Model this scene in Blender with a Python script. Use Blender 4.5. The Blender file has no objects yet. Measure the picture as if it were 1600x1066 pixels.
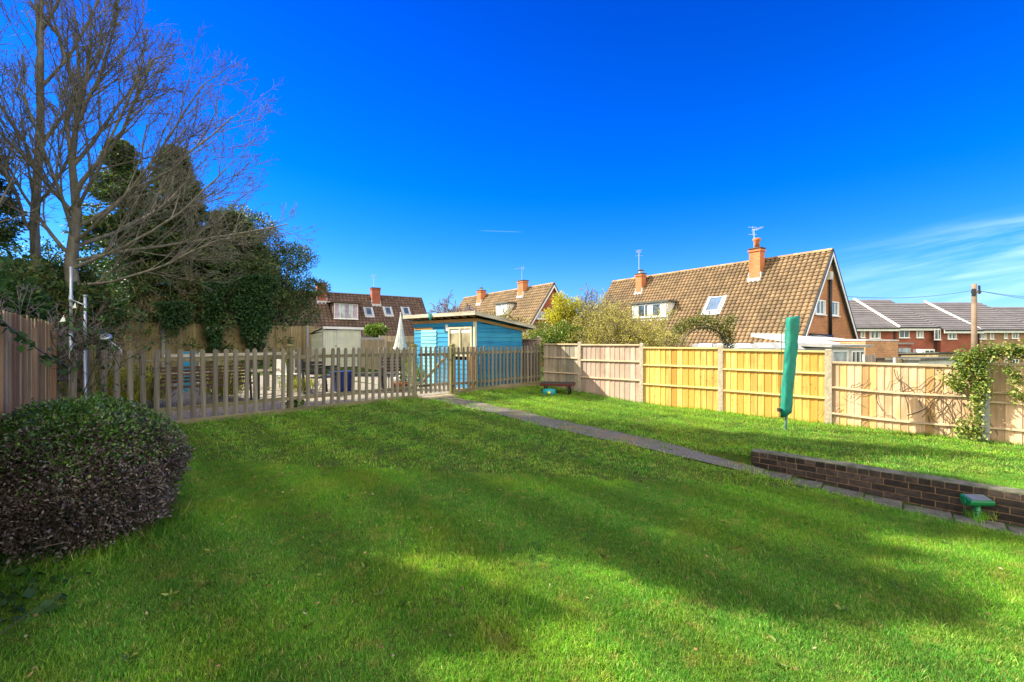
import bpy, math, random
import numpy as np
from mathutils import Vector, Matrix
R = math.radians
SC = bpy.context.scene
COL = SC.collection
# ------------------------------------------------------------------ camera, sky, sun, exposure
E = 2.1                                   # eye height above the datum
F = 711.0                                 # focal length in photo pixels (1600 wide)
cam = bpy.data.cameras.new('camera')
cam.lens = 16.0; cam.sensor_width = 36.0; cam.clip_start = 0.05; cam.clip_end = 3000
cam.shift_y = 0.00125
camo = bpy.data.objects.new('camera', cam); COL.objects.link(camo)
camo.location = (0, 0, E); camo.rotation_euler = (R(90), 0, 0)
SC.camera = camo
SUN_EL, SUN_AZ = 38.0, 80.0               # azimuth: degrees from +Y towards -X
w = bpy.data.worlds.new('World'); SC.world = w; w.use_nodes = True
nt = w.node_tree; N = nt.nodes; L = nt.links
bg = N['Background']; bg.inputs['Strength'].default_value = 0.126
sky = N.new('ShaderNodeTexSky'); sky.sky_type = 'NISHITA'; sky.sun_disc = False
sky.sun_elevation = R(SUN_EL); sky.sun_rotation = R(-SUN_AZ); sky.altitude = 50
sky.air_density = 1.0; sky.dust_density = 0.2; sky.ozone_density = 3.5
hs = N.new('ShaderNodeHueSaturation'); hs.inputs['Saturation'].default_value = 1.5; hs.inputs['Value'].default_value = 1.0
hs.inputs['Hue'].default_value = 0.508
L.new(sky.outputs[0], hs.inputs['Color'])
def wm(op, a, b=None, c=None):
    n = N.new('ShaderNodeMath'); n.operation = op
    for i, q in enumerate((a, b, c)):
        if q is None: continue
        if isinstance(q, (int, float)): n.inputs[i].default_value = q
        else: L.new(q, n.inputs[i])
    return n.outputs[0]
def wramp(val, lo, hi):
    n = N.new('ShaderNodeMapRange'); n.interpolation_type = 'SMOOTHSTEP'
    L.new(val, n.inputs['Value']); n.inputs['From Min'].default_value = lo; n.inputs['From Max'].default_value = hi
    return n.outputs['Result']
tc = N.new('ShaderNodeTexCoord'); sx = N.new('ShaderNodeSeparateXYZ'); L.new(tc.outputs['Generated'], sx.inputs[0])
yy = wm('MAXIMUM', sx.outputs[1], 0.05)
cx_ = wm('DIVIDE', sx.outputs[0], yy); cz_ = wm('DIVIDE', sx.outputs[2], yy)
ca, sa = math.cos(R(11)), math.sin(R(11))
al = wm('ADD', wm('MULTIPLY', cx_, ca), wm('MULTIPLY', cz_, sa))
ac = wm('SUBTRACT', wm('MULTIPLY', cz_, ca), wm('MULTIPLY', cx_, sa))
cb = N.new('ShaderNodeCombineXYZ'); L.new(wm('MULTIPLY', al, 2.2), cb.inputs[0]); L.new(wm('MULTIPLY', ac, 26.0), cb.inputs[1])
nz = N.new('ShaderNodeTexNoise'); nz.inputs['Scale'].default_value = 1.0; nz.inputs['Detail'].default_value = 7; nz.inputs['Roughness'].default_value = 0.6
nz.inputs['Distortion'].default_value = 0.4
L.new(cb.outputs[0], nz.inputs['Vector'])
cl = wm('MULTIPLY', wramp(nz.outputs[0], 0.36, 0.80), wramp(cx_, 0.42, 1.15))
cl = wm('MULTIPLY', cl, wm('MULTIPLY', wramp(ac, 0.09, 0.03), wramp(ac, -0.2, -0.03)))
tr = wm('MULTIPLY', wramp(wm('ABSOLUTE', wm('SUBTRACT', cz_, wm('MULTIPLY_ADD', cx_, -0.035, 0.243))), 0.0016, 0.0),
        wm('MULTIPLY', wramp(cx_, -0.08, -0.05), wramp(cx_, 0.03, 0.0)))
cl = wm('ADD', wm('MULTIPLY', cl, 0.42), wm('MULTIPLY', tr, 0.09))
ze = N.new('ShaderNodeValToRGB'); L.new(sx.outputs[2], ze.inputs[0])
for k, (ps, cc) in enumerate(((0.0, (0.24, 0.34, 0.52)), (0.13, (0.30, 0.48, 0.74)), (0.30, (0.16, 0.50, 0.86)), (0.62, (0.04, 0.32, 0.74)))):
    e_ = ze.color_ramp.elements[k] if k < 2 else ze.color_ramp.elements.new(ps)
    e_.position = ps; e_.color = (*cc, 1)
mu = N.new('ShaderNodeMix'); mu.data_type = 'RGBA'; mu.blend_type = 'MULTIPLY'; mu.inputs[0].default_value = 1.0
L.new(hs.outputs[0], mu.inputs[6]); L.new(ze.outputs[0], mu.inputs[7])
mx = N.new('ShaderNodeMix'); mx.data_type = 'RGBA'; L.new(cl, mx.inputs[0]); L.new(mu.outputs[2], mx.inputs[6]); mx.inputs[7].default_value = (3.9, 4.9, 6.6, 1)
# unseen white cloud bank added behind the camera to fill shaded faces with light
bk = wm('MULTIPLY', wramp(sx.outputs[1], 0.05, -0.45), wramp(sx.outputs[2], -0.05, 0.15))
mb_ = N.new('ShaderNodeMix'); mb_.data_type = 'RGBA'; L.new(bk, mb_.inputs[0]); L.new(mx.outputs[2], mb_.inputs[6]); mb_.inputs[7].default_value = (8.0, 7.4, 6.2, 1)
L.new(mb_.outputs[2], bg.inputs['Color'])
sl = bpy.data.lights.new('sun', 'SUN'); sl.energy = 5.0; sl.angle = R(0.5); sl.color = (1.0, 0.93, 0.71)
slo = bpy.data.objects.new('sun', sl); COL.objects.link(slo)
SD = Vector((-math.sin(R(SUN_AZ)) * math.cos(R(SUN_EL)), math.cos(R(SUN_AZ)) * math.cos(R(SUN_EL)), math.sin(R(SUN_EL))))
slo.rotation_euler = SD.to_track_quat('Z', 'Y').to_euler(); slo.location = (0, 0, 30)
SC.view_settings.view_transform = 'Standard'; SC.view_settings.look = 'None'
SC.view_settings.exposure = 1.5; SC.view_settings.gamma = 1.0; SC.view_settings.use_curve_mapping = False
SC.render.engine = 'CYCLES'
# ------------------------------------------------------------------ frames of reference
U = Vector((0.664, 0.748, 0)); V = Vector((0.748, -0.664, 0)); CX, CY = 1.05, 15.45
GA = math.atan2(0.748, 0.664)             # local x = U, local y = -V
def G(a, d, z=0.0):                       # a along the picket fence (0 at the corner), d towards the camera
    return Vector((CX + a * U.x + d * V.x, CY + a * U.y + d * V.y, z))
def ad(X, Y):
    return ((X - CX) * U.x + (Y - CY) * U.y, (X - CX) * V.x + (Y - CY) * V.y)
def W(x, y, Z):                           # photo pixel and distance to a world point
    return Vector(((x - 800) / F * Z, Z, E + (535 - y) / F * Z))
def lerp(a, b, t): return a + (b - a) * t
def sst(x, a, b):
    t = np.clip((x - a) / (b - a), 0, 1); return t * t * (3 - 2 * t)
rng = np.random.default_rng(7); random.seed(7)
def wob(x, y, s=1.0):
    return (np.sin(x * 1.7 * s + 0.3) * np.cos(y * 1.3 * s + 1.1) + 0.5 * np.sin(x * 3.9 * s + y * 2.7 * s) + 0.3 * np.cos(y * 6.1 * s - x * 4.3 * s)) / 1.8
def gz(a, d):
    a = np.asarray(a, float); d = np.asarray(d, float)
    low = -1.42 - 0.062 * np.clip(d, 0, 9.8) + 0.04 * np.clip(-d, 0, 10)
    fen = np.interp(d, [-13, 0, 1.5, 3.6, 8, 10.4, 14], [-1.05, -1.47, -1.6, -1.76, -1.83, -1.87, -1.9])
    wal = np.interp(d, [-13, 0, 6.7, 7.4, 14], [-1.02, -1.42, -1.835, -1.73, -1.71])
    up = wal + (fen - wal) * sst(a, -4.6, 0.0)
    h = np.where(a > -4.64, up, low)
    out = np.interp(a, [0, 6, 16, 24, 40, 60], [0, -0.45, -0.7, -1.0, -2.1, -2.3])
    h = np.where(a > 0, fen + out, h)
    far = sst(-d, 13, 24) * sst(a, -6, 6)
    h = h + far * (np.minimum(-2.45, h) - h)
    near = sst(np.abs(a), 12, 9)
    return E + h + 0.012 * wob(a, d) * near
def gzw(X, Y):
    a, d = ad(X, Y); return float(gz(a, d))
# ------------------------------------------------------------------ node materials
def newmat(name):
    m = bpy.data.materials.new(name); m.use_nodes = True
    return m, m.node_tree.nodes, m.node_tree.links, m.node_tree.nodes['Principled BSDF']
def c4(c): return (c[0], c[1], c[2], 1)
class NB:
    def __init__(s, m): s.N = m.node_tree.nodes; s.L = m.node_tree.links
    def put(s, sock, v):
        if hasattr(v, 'is_linked'): s.L.new(v, sock)
        elif v is not None:
            try: sock.default_value = v
            except Exception: sock.default_value = c4(v)
    def coord(s, kind='UV', scale=(1, 1, 1), rot=0):
        if kind == 'Position': o = s.N.new('ShaderNodeNewGeometry').outputs['Position']
        else: o = s.N.new('ShaderNodeTexCoord').outputs[kind]
        mp = s.N.new('ShaderNodeMapping'); mp.inputs['Scale'].default_value = scale; mp.inputs['Rotation'].default_value = (0, 0, rot)
        s.L.new(o, mp.inputs['Vector']); return mp.outputs[0]
    def noise(s, vec, scale=1, detail=4, rough=0.55, dist=0):
        n = s.N.new('ShaderNodeTexNoise'); s.L.new(vec, n.inputs['Vector'])
        n.inputs['Scale'].default_value = scale; n.inputs['Detail'].default_value = detail; n.inputs['Roughness'].default_value = rough
        n.inputs['Distortion'].default_value = dist; return n.outputs[0]
    def rng(s, v, a, b, c=0, d=1):
        n = s.N.new('ShaderNodeMapRange'); n.interpolation_type = 'SMOOTHSTEP'; s.L.new(v, n.inputs['Value'])
        for k, q in (('From Min', a), ('From Max', b), ('To Min', c), ('To Max', d)): n.inputs[k].default_value = q
        return n.outputs['Result']
    def mix(s, f, a, b, mode='MIX'):
        n = s.N.new('ShaderNodeMix'); n.data_type = 'RGBA'; n.blend_type = mode
        s.put(n.inputs[0], f); s.put(n.inputs[6], c4(a) if isinstance(a, tuple) else a); s.put(n.inputs[7], c4(b) if isinstance(b, tuple) else b)
        return n.outputs[2]
    def math(s, op, a, b=None):
        n = s.N.new('ShaderNodeMath'); n.operation = op; s.put(n.inputs[0], a); s.put(n.inputs[1], b); return n.outputs[0]
    def attr(s, name='rnd'):
        n = s.N.new('ShaderNodeAttribute'); n.attribute_name = name; return n.outputs['Fac']
    def orand(s): return s.N.new('ShaderNodeObjectInfo').outputs['Random']
    def bump(s, h, strength=0.3, dist=0.01):
        n = s.N.new('ShaderNodeBump'); n.inputs['Strength'].default_value = strength; n.inputs['Distance'].default_value = dist
        s.L.new(h, n.inputs['Height']); return n.outputs[0]
    def hsv(s, col, val):
        n = s.N.new('ShaderNodeHueSaturation'); s.put(n.inputs['Color'], col); s.put(n.inputs['Value'], val); return n.outputs[0]
def m_plain(name, c1, c2=None, scale=6, rough=0.7, rnd=0.25, orn=0.0, bump=0.2, metal=0, spec=0.3, kind='Object', sc3=(1, 1, 1), bd=0.01, detail=5):
    m, n, l, p = newmat(name); b = NB(m); c2 = c2 or tuple(x * 0.7 for x in c1)
    co = b.coord(kind, sc3); no = b.noise(co, scale, detail, 0.6)
    col = b.mix(b.rng(no, 0.3, 0.7), c1, c2)
    v = b.math('MULTIPLY_ADD', b.attr(), rnd); v.node.inputs[2].default_value = 1 - rnd / 2
    if orn:
        o = b.math('MULTIPLY_ADD', b.orand(), orn); o.node.inputs[2].default_value = 1 - orn / 2
        v = b.math('MULTIPLY', v, o)
    col = b.hsv(col, v); l.new(col, p.inputs['Base Color'])
    p.inputs['Roughness'].default_value = rough; p.inputs['Metallic'].default_value = metal; p.inputs['Specular IOR Level'].default_value = spec
    if bump: l.new(b.bump(no, bump, bd), p.inputs['Normal'])
    return m
def m_wood(name, c1, c2, c3=None, vertical=True, rnd=0.35, orn=0.0, rough=0.8, knots=0.0, green=0.0, grain=1.0, streak=0.7):
    m, n, l, p = newmat(name); b = NB(m)
    sc = (22 * grain, 1.1, 22) if vertical else (1.1, 22 * grain, 22)
    at = b.attr()
    co = b.coord('UV', sc)
    ad_ = n.new('ShaderNodeVectorMath'); ad_.operation = 'ADD'; cmb = n.new('ShaderNodeCombineXYZ')
    l.new(b.math('MULTIPLY', at, 40.0), cmb.inputs[2]); l.new(co, ad_.inputs[0]); l.new(cmb.outputs[0], ad_.inputs[1])
    no = b.noise(ad_.outputs[0], 1.0, 6, 0.62, 0.5)
    col = b.mix(b.rng(no, 0.32, 0.68), c1, c2)
    if c3:
        pick = b.math('FRACT', b.math('MULTIPLY', at, 7.31))
        col = b.mix(b.rng(pick, 0.55, 0.75), col, b.mix(b.rng(no, 0.3, 0.7), c3, tuple(x * 0.8 for x in c3)))
    stk = n.new('ShaderNodeVectorMath'); stk.operation = 'ADD'; l.new(b.coord('UV', (7, .55, 1) if vertical else (.55, 7, 1)), stk.inputs[0]); l.new(cmb.outputs[0], stk.inputs[1])
    sn = b.noise(stk.outputs[0], 1.0, 5, 0.65, 0.8)
    col = b.mix(b.rng(sn, 0.50, 0.68, 0, streak), col, c3 or tuple(x * 0.55 for x in c2)); col = b.hsv(col, b.rng(sn, 0.25, 0.5, 1.18, 1.0))
    blo = b.noise(b.coord('UV', (1, 1, 1)), 2.3, 4, 0.6)
    col = b.mix(b.rng(blo, 0.45, 0.75, 0, 0.4), col, tuple(x * 0.62 for x in c2))
    if knots:
        vo = n.new('ShaderNodeTexVoronoi'); vo.inputs['Scale'].default_value = 1.0
        l.new(b.coord('UV', (9, 3.2, 1)), vo.inputs['Vector'])
        col = b.mix(b.rng(vo.outputs['Distance'], 0.10, 0.05, 0, knots), col, (0.12, 0.045, 0.012))
    if green:
        g = b.noise(b.coord('Position', (1, 1, 1)), 1.6, 5, 0.65)
        col = b.mix(b.rng(g, 0.42, 0.7, 0, green), col, (0.11, 0.12, 0.035))
    v = b.math('MULTIPLY_ADD', at, rnd); v.node.inputs[2].default_value = 1 - rnd / 2
    if orn:
        o = b.math('MULTIPLY_ADD', b.orand(), orn); o.node.inputs[2].default_value = 1 - orn / 2
        v = b.math('MULTIPLY', v, o)
    col = b.hsv(col, v); l.new(col, p.inputs['Base Color']); p.inputs['Roughness'].default_value = rough; p.inputs['Specular IOR Level'].default_value = 0.25
    l.new(b.bump(no, 0.5, 0.004), p.inputs['Normal'])
    return m
def m_brick(name, c1, c2, mortar, w_=0.225, h_=0.075, ms=0.011, bump=0.5):
    m, n, l, p = newmat(name); b = NB(m)
    br = n.new('ShaderNodeTexBrick'); br.inputs['Scale'].default_value = 1; br.inputs['Brick Width'].default_value = w_; br.inputs['Row Height'].default_value = h_
    br.inputs['Mortar Size'].default_value = ms; br.inputs['Mortar Smooth'].default_value = 0.2; br.inputs['Bias'].default_value = 0
    br.inputs['Color1'].default_value = c4(c1); br.inputs['Color2'].default_value = c4(c2); br.inputs['Mortar'].default_value = c4(mortar)
    l.new(b.coord('UV'), br.inputs['Vector'])
    no = b.noise(b.coord('UV'), 1.5, 6, 0.65)
    col = b.hsv(br.outputs['Color'], b.rng(no, 0.3, 0.75, 1.15, 0.8)); l.new(col, p.inputs['Base Color'])
    p.inputs['Roughness'].default_value = 0.9; p.inputs['Specular IOR Level'].default_value = 0.2
    l.new(b.bump(br.outputs['Fac'], -bump, 0.008), p.inputs['Normal']); return m
def m_leaf(name, c1, c2, c3=None, trans=0.35, rough=0.5, rnd=0.7, spec=0.35, pscale=0.9, ptint=None):
    m, n, l, p = newmat(name); b = NB(m); at = b.attr()
    col = b.mix(b.rng(at, 0.1, 0.9), c1, c2)
    if c3: col = b.mix(b.rng(b.math('FRACT', b.math('MULTIPLY', at, 9.7)), 0.6, 0.95, 0, 1), col, c3)
    no = b.noise(b.coord('Position', (1, 1, 1)), pscale, 4, 0.6)
    if ptint: col = b.mix(b.rng(no, 0.48, 0.66, 0, 0.8), col, ptint)
    no2 = b.noise(b.coord('Position', (1, 1, 1)), pscale * 3.1, 3, 0.6)
    col = b.hsv(col, b.rng(no2, 0.3, 0.7, 0.75, 1.3))
    l.new(col, p.inputs['Base Color']); p.inputs['Roughness'].default_value = rough; p.inputs['Specular IOR Level'].default_value = spec
    if trans:
        tl = n.new('ShaderNodeBsdfTranslucent'); l.new(b.mix(1.0, col, (1.0, 1.1, 0.5), 'MULTIPLY'), tl.inputs['Color'])
        ms = n.new('ShaderNodeMixShader'); ms.inputs[0].default_value = trans
        l.new(p.outputs[0], ms.inputs[1]); l.new(tl.outputs[0], ms.inputs[2]); l.new(ms.outputs[0], n['Material Output'].inputs['Surface'])
    return m
def m_glass(name, tint=(0.05, 0.07, 0.09), rough=0.05):
    m, n, l, p = newmat(name); p.inputs['Base Color'].default_value = c4(tint); p.inputs['Roughness'].default_value = rough
    p.inputs['Specular IOR Level'].default_value = 0.9; b = NB(m)
    no = b.noise(b.coord('Object'), 2.0, 2, 0.5); l.new(b.hsv(tint, b.rng(no, 0.3, 0.7, 0.6, 1.4)), p.inputs['Base Color'])
    return m
# ------------------------------------------------------------------ objects
def tag(o, label=None, cat=None, group=None, kind=None):
    if label: o['label'] = label
    if cat: o['category'] = cat
    if group: o['group'] = group
    if kind: o['kind'] = kind
    return o
def thing(name, label, cat, loc=(0, 0, 0), rz=0.0, group=None):
    o = bpy.data.objects.new(name, None); COL.objects.link(o); o.empty_display_size = 0.2
    o.location = loc; o.rotation_euler = (0, 0, rz); return tag(o, label, cat, group)
def newobj(name, me, mat, parent=None):
    o = bpy.data.objects.new(name, me); COL.objects.link(o)
    if mat: me.materials.append(mat)
    if parent: o.parent = parent
    return o
def copy_tree(o, parent=None):
    c = o.copy(); COL.objects.link(c); c.parent = parent
    for ch in [q for q in list(COL.objects) if q.parent == o]: copy_tree(ch, c)
    return c
class MB:
    def __init__(s): s.v = []; s.f = []; s.r = []
    def poly(s, pts, r=None):
        i = len(s.v); s.v += [tuple(p) for p in pts]; s.f.append(tuple(range(i, i + len(pts)))); s.r.append(random.random() if r is None else r)
    def hexa(s, b, t, r=None):            # bottom ring, top ring (counter-clockwise from above)
        i = len(s.v); n = len(b); s.v += [tuple(p) for p in b] + [tuple(p) for p in t]; r = random.random() if r is None else r
        s.f.append(tuple(range(i + n - 1, i - 1, -1))); s.r.append(r)
        s.f.append(tuple(range(i + n, i + 2 * n))); s.r.append(r)
        for k in range(n):
            k2 = (k + 1) % n; s.f.append((i + k, i + k2, i + n + k2, i + n + k)); s.r.append(r)
    def box(s, x0, x1, y0, y1, z0, z1, r=None, M=None):
        b = [Vector((x0, y0, z0)), Vector((x1, y0, z0)), Vector((x1, y1, z0)), Vector((x0, y1, z0))]
        t = [Vector((p.x, p.y, z1)) for p in b]
        if M: b = [M @ p for p in b]; t = [M @ p for p in t]
        s.hexa(b, t, r)
    def bar(s, p, q, wd, ht, r=None, up=Vector((0, 0, 1))):
        p = Vector(p); q = Vector(q); d = (q - p).normalized()
        sd = d.cross(up)
        if sd.length < 1e-3: sd = d.cross(Vector((1, 0, 0)))
        sd.normalize(); u2 = sd.cross(d)
        c = [(-wd / 2, -ht / 2), (wd / 2, -ht / 2), (wd / 2, ht / 2), (-wd / 2, ht / 2)]
        s.hexa([p + sd * a + u2 * b for a, b in c][::-1], [q + sd * a + u2 * b for a, b in c][::-1], r)
    def tube(s, pts, rad, n=6, r=None, cap=True):
        pts = [Vector(p) for p in pts]; k = len(pts); r = random.random() if r is None else r
        if isinstance(rad, (int, float)): rad = [rad] * k
        i0 = len(s.v); ref = None
        for j in range(k):
            d = (pts[min(j + 1, k - 1)] - pts[max(j - 1, 0)])
            d = d.normalized() if d.length > 1e-9 else Vector((0, 0, 1))
            if ref is None: ref = d.orthogonal().normalized()
            ref = (ref - d * ref.dot(d)); ref = ref.normalized() if ref.length > 1e-6 else d.orthogonal().normalized()
            bi = d.cross(ref)
            for q in range(n):
                an = 2 * math.pi * q / n
                s.v.append(tuple(pts[j] + (ref * math.cos(an) + bi * math.sin(an)) * rad[j]))
        for j in range(k - 1):
            for q in range(n):
                q2 = (q + 1) % n
                s.f.append((i0 + j * n + q, i0 + j * n + q2, i0 + (j + 1) * n + q2, i0 + (j + 1) * n + q)); s.r.append(r)
        if cap and n > 3:
            s.f.append(tuple(i0 + q for q in range(n - 1, -1, -1))); s.r.append(r)
            s.f.append(tuple(i0 + (k - 1) * n + q for q in range(n))); s.r.append(r)
    def lathe(s, prof, c=(0, 0, 0), n=16, r=0.5):
        s.tube([(c[0], c[1], c[2] + z) for _, z in prof], [q for q, _ in prof], n, r)
    def build(s, name, mat, parent=None, smooth=False, bevel=0):
        me = bpy.data.meshes.new(name); me.from_pydata(s.v, [], s.f)
        finish(me, s.r, smooth); o = newobj(name, me, mat, parent)
        if bevel:
            bm = o.modifiers.new('bevel', 'BEVEL'); bm.width = bevel; bm.segments = 2; bm.limit_method = 'ANGLE'
        return o
def finish(me, r, smooth=False, uv=True):
    nf = len(me.polygons)
    at = me.attributes.new('rnd', 'FLOAT', 'FACE'); at.data.foreach_set('value', np.asarray(r, np.float32))
    if uv:
        nl = len(me.loops); li = np.empty(nl, np.int32); me.loops.foreach_get('vertex_index', li)
        co = np.empty(len(me.vertices) * 3, np.float32); me.vertices.foreach_get('co', co); co = co.reshape(-1, 3)
        no = np.empty(nf * 3, np.float32); me.polygons.foreach_get('normal', no); no = no.reshape(-1, 3)
        lt = np.empty(nf, np.int32); me.polygons.foreach_get('loop_total', lt)
        nn = np.repeat(no, lt, axis=0); P = co[li]
        t = np.stack([-nn[:, 1], nn[:, 0], np.zeros(nl)], 1); ln = np.linalg.norm(t, axis=1)
        flat = ln < 0.25; t[flat] = (1, 0, 0); ln[flat] = 1; t /= ln[:, None]
        bt = np.cross(nn, t)
        uvl = me.uv_layers.new(name='UVMap'); uvl.data.foreach_set('uv', np.stack([(P * t).sum(1), (P * bt).sum(1)], 1).astype(np.float32).ravel())
    if smooth: me.polygons.foreach_set('use_smooth', np.ones(nf, bool))
    me.update()
def arrmesh(name, Vv, k, mat, parent=None, r=None, smooth=False, uv=False):   # Vv (m,k,3): m polygons of k corners
    m = Vv.shape[0]; me = bpy.data.meshes.new(name)
    me.vertices.add(m * k); me.vertices.foreach_set('co', Vv.astype(np.float32).ravel())
    me.loops.add(m * k); me.loops.foreach_set('vertex_index', np.arange(m * k, dtype=np.int32))
    me.polygons.add(m); me.polygons.foreach_set('loop_start', np.arange(0, m * k, k, dtype=np.int32)); me.polygons.foreach_set('loop_total', np.full(m, k, np.int32))
    me.update(calc_edges=True)
    finish(me, rng.random(m) if r is None else r, smooth, uv)
    return newobj(name, me, mat, parent)
def unit(v): return v / np.maximum(np.linalg.norm(v, axis=-1, keepdims=True), 1e-9)
def leaves(name, P, D, ln, wd, mat, parent=None, r=None, fold=0.0):           # diamond leaves at P growing along D
    m = len(P); D = unit(D); q = unit(rng.normal(size=(m, 3))); S = unit(np.cross(D, q)); Nn = np.cross(S, D)
    ln = np.broadcast_to(ln, m)[:, None] * rng.uniform(0.7, 1.3, (m, 1)); wd = np.broadcast_to(wd, m)[:, None] * rng.uniform(0.7, 1.3, (m, 1))
    a = P; b = P + D * ln * 0.45 + S * wd * 0.5 + Nn * fold * wd; c = P + D * ln - Nn * ln * 0.12; d = P + D * ln * 0.45 - S * wd * 0.5 + Nn * fold * wd
    return arrmesh(name, np.stack([a, b, c, d], 1), 4, mat, parent, r)
def blob_points(clumps, n, shell=0.45):   # points and outward directions in a set of ellipsoid clumps (cx,cy,cz,rx,ry,rz)
    c = np.array(clumps, float); wgt = (c[:, 3] * c[:, 4] + c[:, 4] * c[:, 5] + c[:, 3] * c[:, 5]); k = rng.choice(len(c), n, p=wgt / wgt.sum())
    d = unit(rng.normal(size=(n, 3))); rr = (1 - shell * rng.random(n) ** 1.6)[:, None] * rng.uniform(0.9, 1.08, (n, 1))
    return c[k, :3] + d * rr * c[k, 3:], d
def clump_cloud(cx, cy, cz, rx, ry, rz, n, size=0.35, jit=0.12):   # clumps scattered through a big ellipsoid
    out = []
    for i in range(n):
        d = unit(rng.normal(size=3)); rr = rng.random() ** 0.45 * 0.8
        s = size * rng.uniform(0.6, 1.25)
        out.append((cx + d[0] * rx * rr, cy + d[1] * ry * rr, cz + d[2] * rz * rr, rx * s, ry * s, rz * s * 0.85))
    return out
# ------------------------------------------------------------------ materials
M = {}
def mat_ground():
    m, n, l, p = newmat('turf soil'); b = NB(m); co = b.coord('Position')
    a = b.noise(co, 0.55, 5, 0.6); c = b.noise(co, 9, 5, 0.7)
    col = b.mix(b.rng(a, 0.4, 0.62), (0.035, 0.085, 0.012), (0.075, 0.105, 0.018))
    col = b.mix(b.rng(c, 0.45, 0.7, 0, 0.7), col, (0.10, 0.085, 0.03))
    l.new(col, p.inputs['Base Color']); p.inputs['Roughness'].default_value = 1; p.inputs['Specular IOR Level'].default_value = 0.1
    l.new(b.bump(b.noise(co, 30, 4, 0.7), 0.8, 0.03), p.inputs['Normal']); return m
def mat_path():
    m, n, l, p = newmat('old tarmac path'); b = NB(m); co = b.coord('Position')
    a = b.noise(co, 1.6, 6, 0.7); f = b.noise(co, 60, 4, 0.75); s = b.noise(co, 5.5, 5, 0.6)
    col = b.mix(b.rng(f, 0.35, 0.68), (0.05, 0.048, 0.042), (0.24, 0.225, 0.195))
    col = b.mix(b.rng(s, 0.50, 0.66, 0, 0.8), col, (0.08, 0.10, 0.022))
    col = b.mix(b.rng(a, 0.52, 0.66, 0, 0.7), col, (0.22, 0.15, 0.06))
    l.new(col, p.inputs['Base Color']); p.inputs['Roughness'].default_value = 0.95
    l.new(b.bump(f, 0.7, 0.012), p.inputs['Normal']); return m
def mat_grass():
    m, n, l, p = newmat('grass blades'); b = NB(m); co = b.coord('Position')
    big = b.noise(co, 0.45, 4, 0.55, 0.4); mid = b.noise(co, 1.7, 4, 0.6); fine = b.noise(co, 7.0, 3, 0.6)
    at = b.attr(); ora = b.orand()
    st = n.new('ShaderNodeTexWave'); st.inputs['Scale'].default_value = 0.33; st.inputs['Distortion'].default_value = 2.0; st.inputs['Detail'].default_value = 3
    l.new(b.coord('Position', (1, 1, 0), R(-48.4)), st.inputs['Vector'])
    col = b.mix(b.rng(ora, 0.0, 1.0), (0.080, 0.29, 0.024), (0.235, 0.46, 0.034))
    col = b.mix(b.rng(mid, 0.46, 0.68, 0, 0.38), col, (0.34, 0.42, 0.035))
    col = b.mix(b.rng(big, 0.40, 0.58, 0.35, 0), col, (0.04, 0.20, 0.05))
    col = b.mix(b.rng(fine, 0.54, 0.70, 0, 0.55), col, (0.38, 0.36, 0.09))
    col = b.mix(b.rng(at, 0.86, 0.97, 0, 0.8), col, (0.50, 0.44, 0.18))
    col = b.hsv(col, b.rng(st.outputs['Fac'], 0.0, 1.0, 0.84, 1.14))
    v = b.math('MULTIPLY_ADD', b.math('FRACT', b.math('MULTIPLY', at, 13.7)), 0.9); v.node.inputs[2].default_value = 0.55
    col = b.hsv(col, v)
    l.new(col, p.inputs['Base Color']); p.inputs['Roughness'].default_value = 0.5; p.inputs['Specular IOR Level'].default_value = 0.18
    tl = n.new('ShaderNodeBsdfTranslucent'); l.new(b.mix(1.0, col, (1.05, 1.0, 0.45), 'MULTIPLY'), tl.inputs['Color'])
    ms = n.new('ShaderNodeMixShader'); ms.inputs[0].default_value = 0.42
    l.new(p.outputs[0], ms.inputs[1]); l.new(tl.outputs[0], ms.inputs[2]); l.new(ms.outputs[0], n['Material Output'].inputs['Surface'])
    return m
M['ground'] = mat_ground(); M['path'] = mat_path(); M['grass'] = mat_grass()
M['gravel'] = m_plain('gravel', (0.42, 0.37, 0.31), (0.10, 0.085, 0.065), 38, 0.9, 0, 0, 0.9, kind='Position', bd=0.03)
M['slab'] = m_plain('stone slab', (0.15, 0.14, 0.12), (0.07, 0.07, 0.055), 9, 0.9, 0.4, 0, 0.5, kind='Position', bd=0.01)
M['sand'] = m_plain('sandy concrete', (0.45, 0.37, 0.25), (0.30, 0.24, 0.15), 7, 0.9, 0.2, 0, 0.5, kind='Position')
M['picket'] = m_wood('weathered picket wood', (0.235, 0.205, 0.17), (0.13, 0.115, 0.092), rnd=0.1, orn=0.6, knots=0.5, green=0.35)
M['postg'] = m_wood('green stained post', (0.25, 0.22, 0.10), (0.14, 0.14, 0.055), rnd=0.1, green=0.6)
M['railw'] = m_wood('weathered rail wood', (0.26, 0.22, 0.13), (0.15, 0.13, 0.075), vertical=False, rnd=0.3, green=0.4)
M['oldpan'] = m_wood('old grey pink panel', (0.40, 0.30, 0.25), (0.24, 0.18, 0.15), (0.36, 0.30, 0.27), rnd=0.4, knots=0.25)
M['greypan'] = m_wood('old grey panel', (0.40, 0.32, 0.25), (0.22, 0.18, 0.14), (0.24, 0.21, 0.18), rnd=0.6, knots=0.3, green=0.3)
M['pinkpan'] = m_wood('pinkish panel', (0.52, 0.36, 0.29), (0.38, 0.26, 0.21), (0.34, 0.26, 0.22), rnd=0.45, knots=0.35, green=0.2)
M['newpan'] = m_wood('new golden panel', (0.68, 0.46, 0.14), (0.52, 0.31, 0.07), (0.52, 0.25, 0.05), rnd=0.5, knots=0.9, grain=0.8)
M['newrail'] = m_wood('new pale rail', (0.66, 0.51, 0.22), (0.55, 0.40, 0.15), vertical=False, rnd=0.15)
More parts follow.
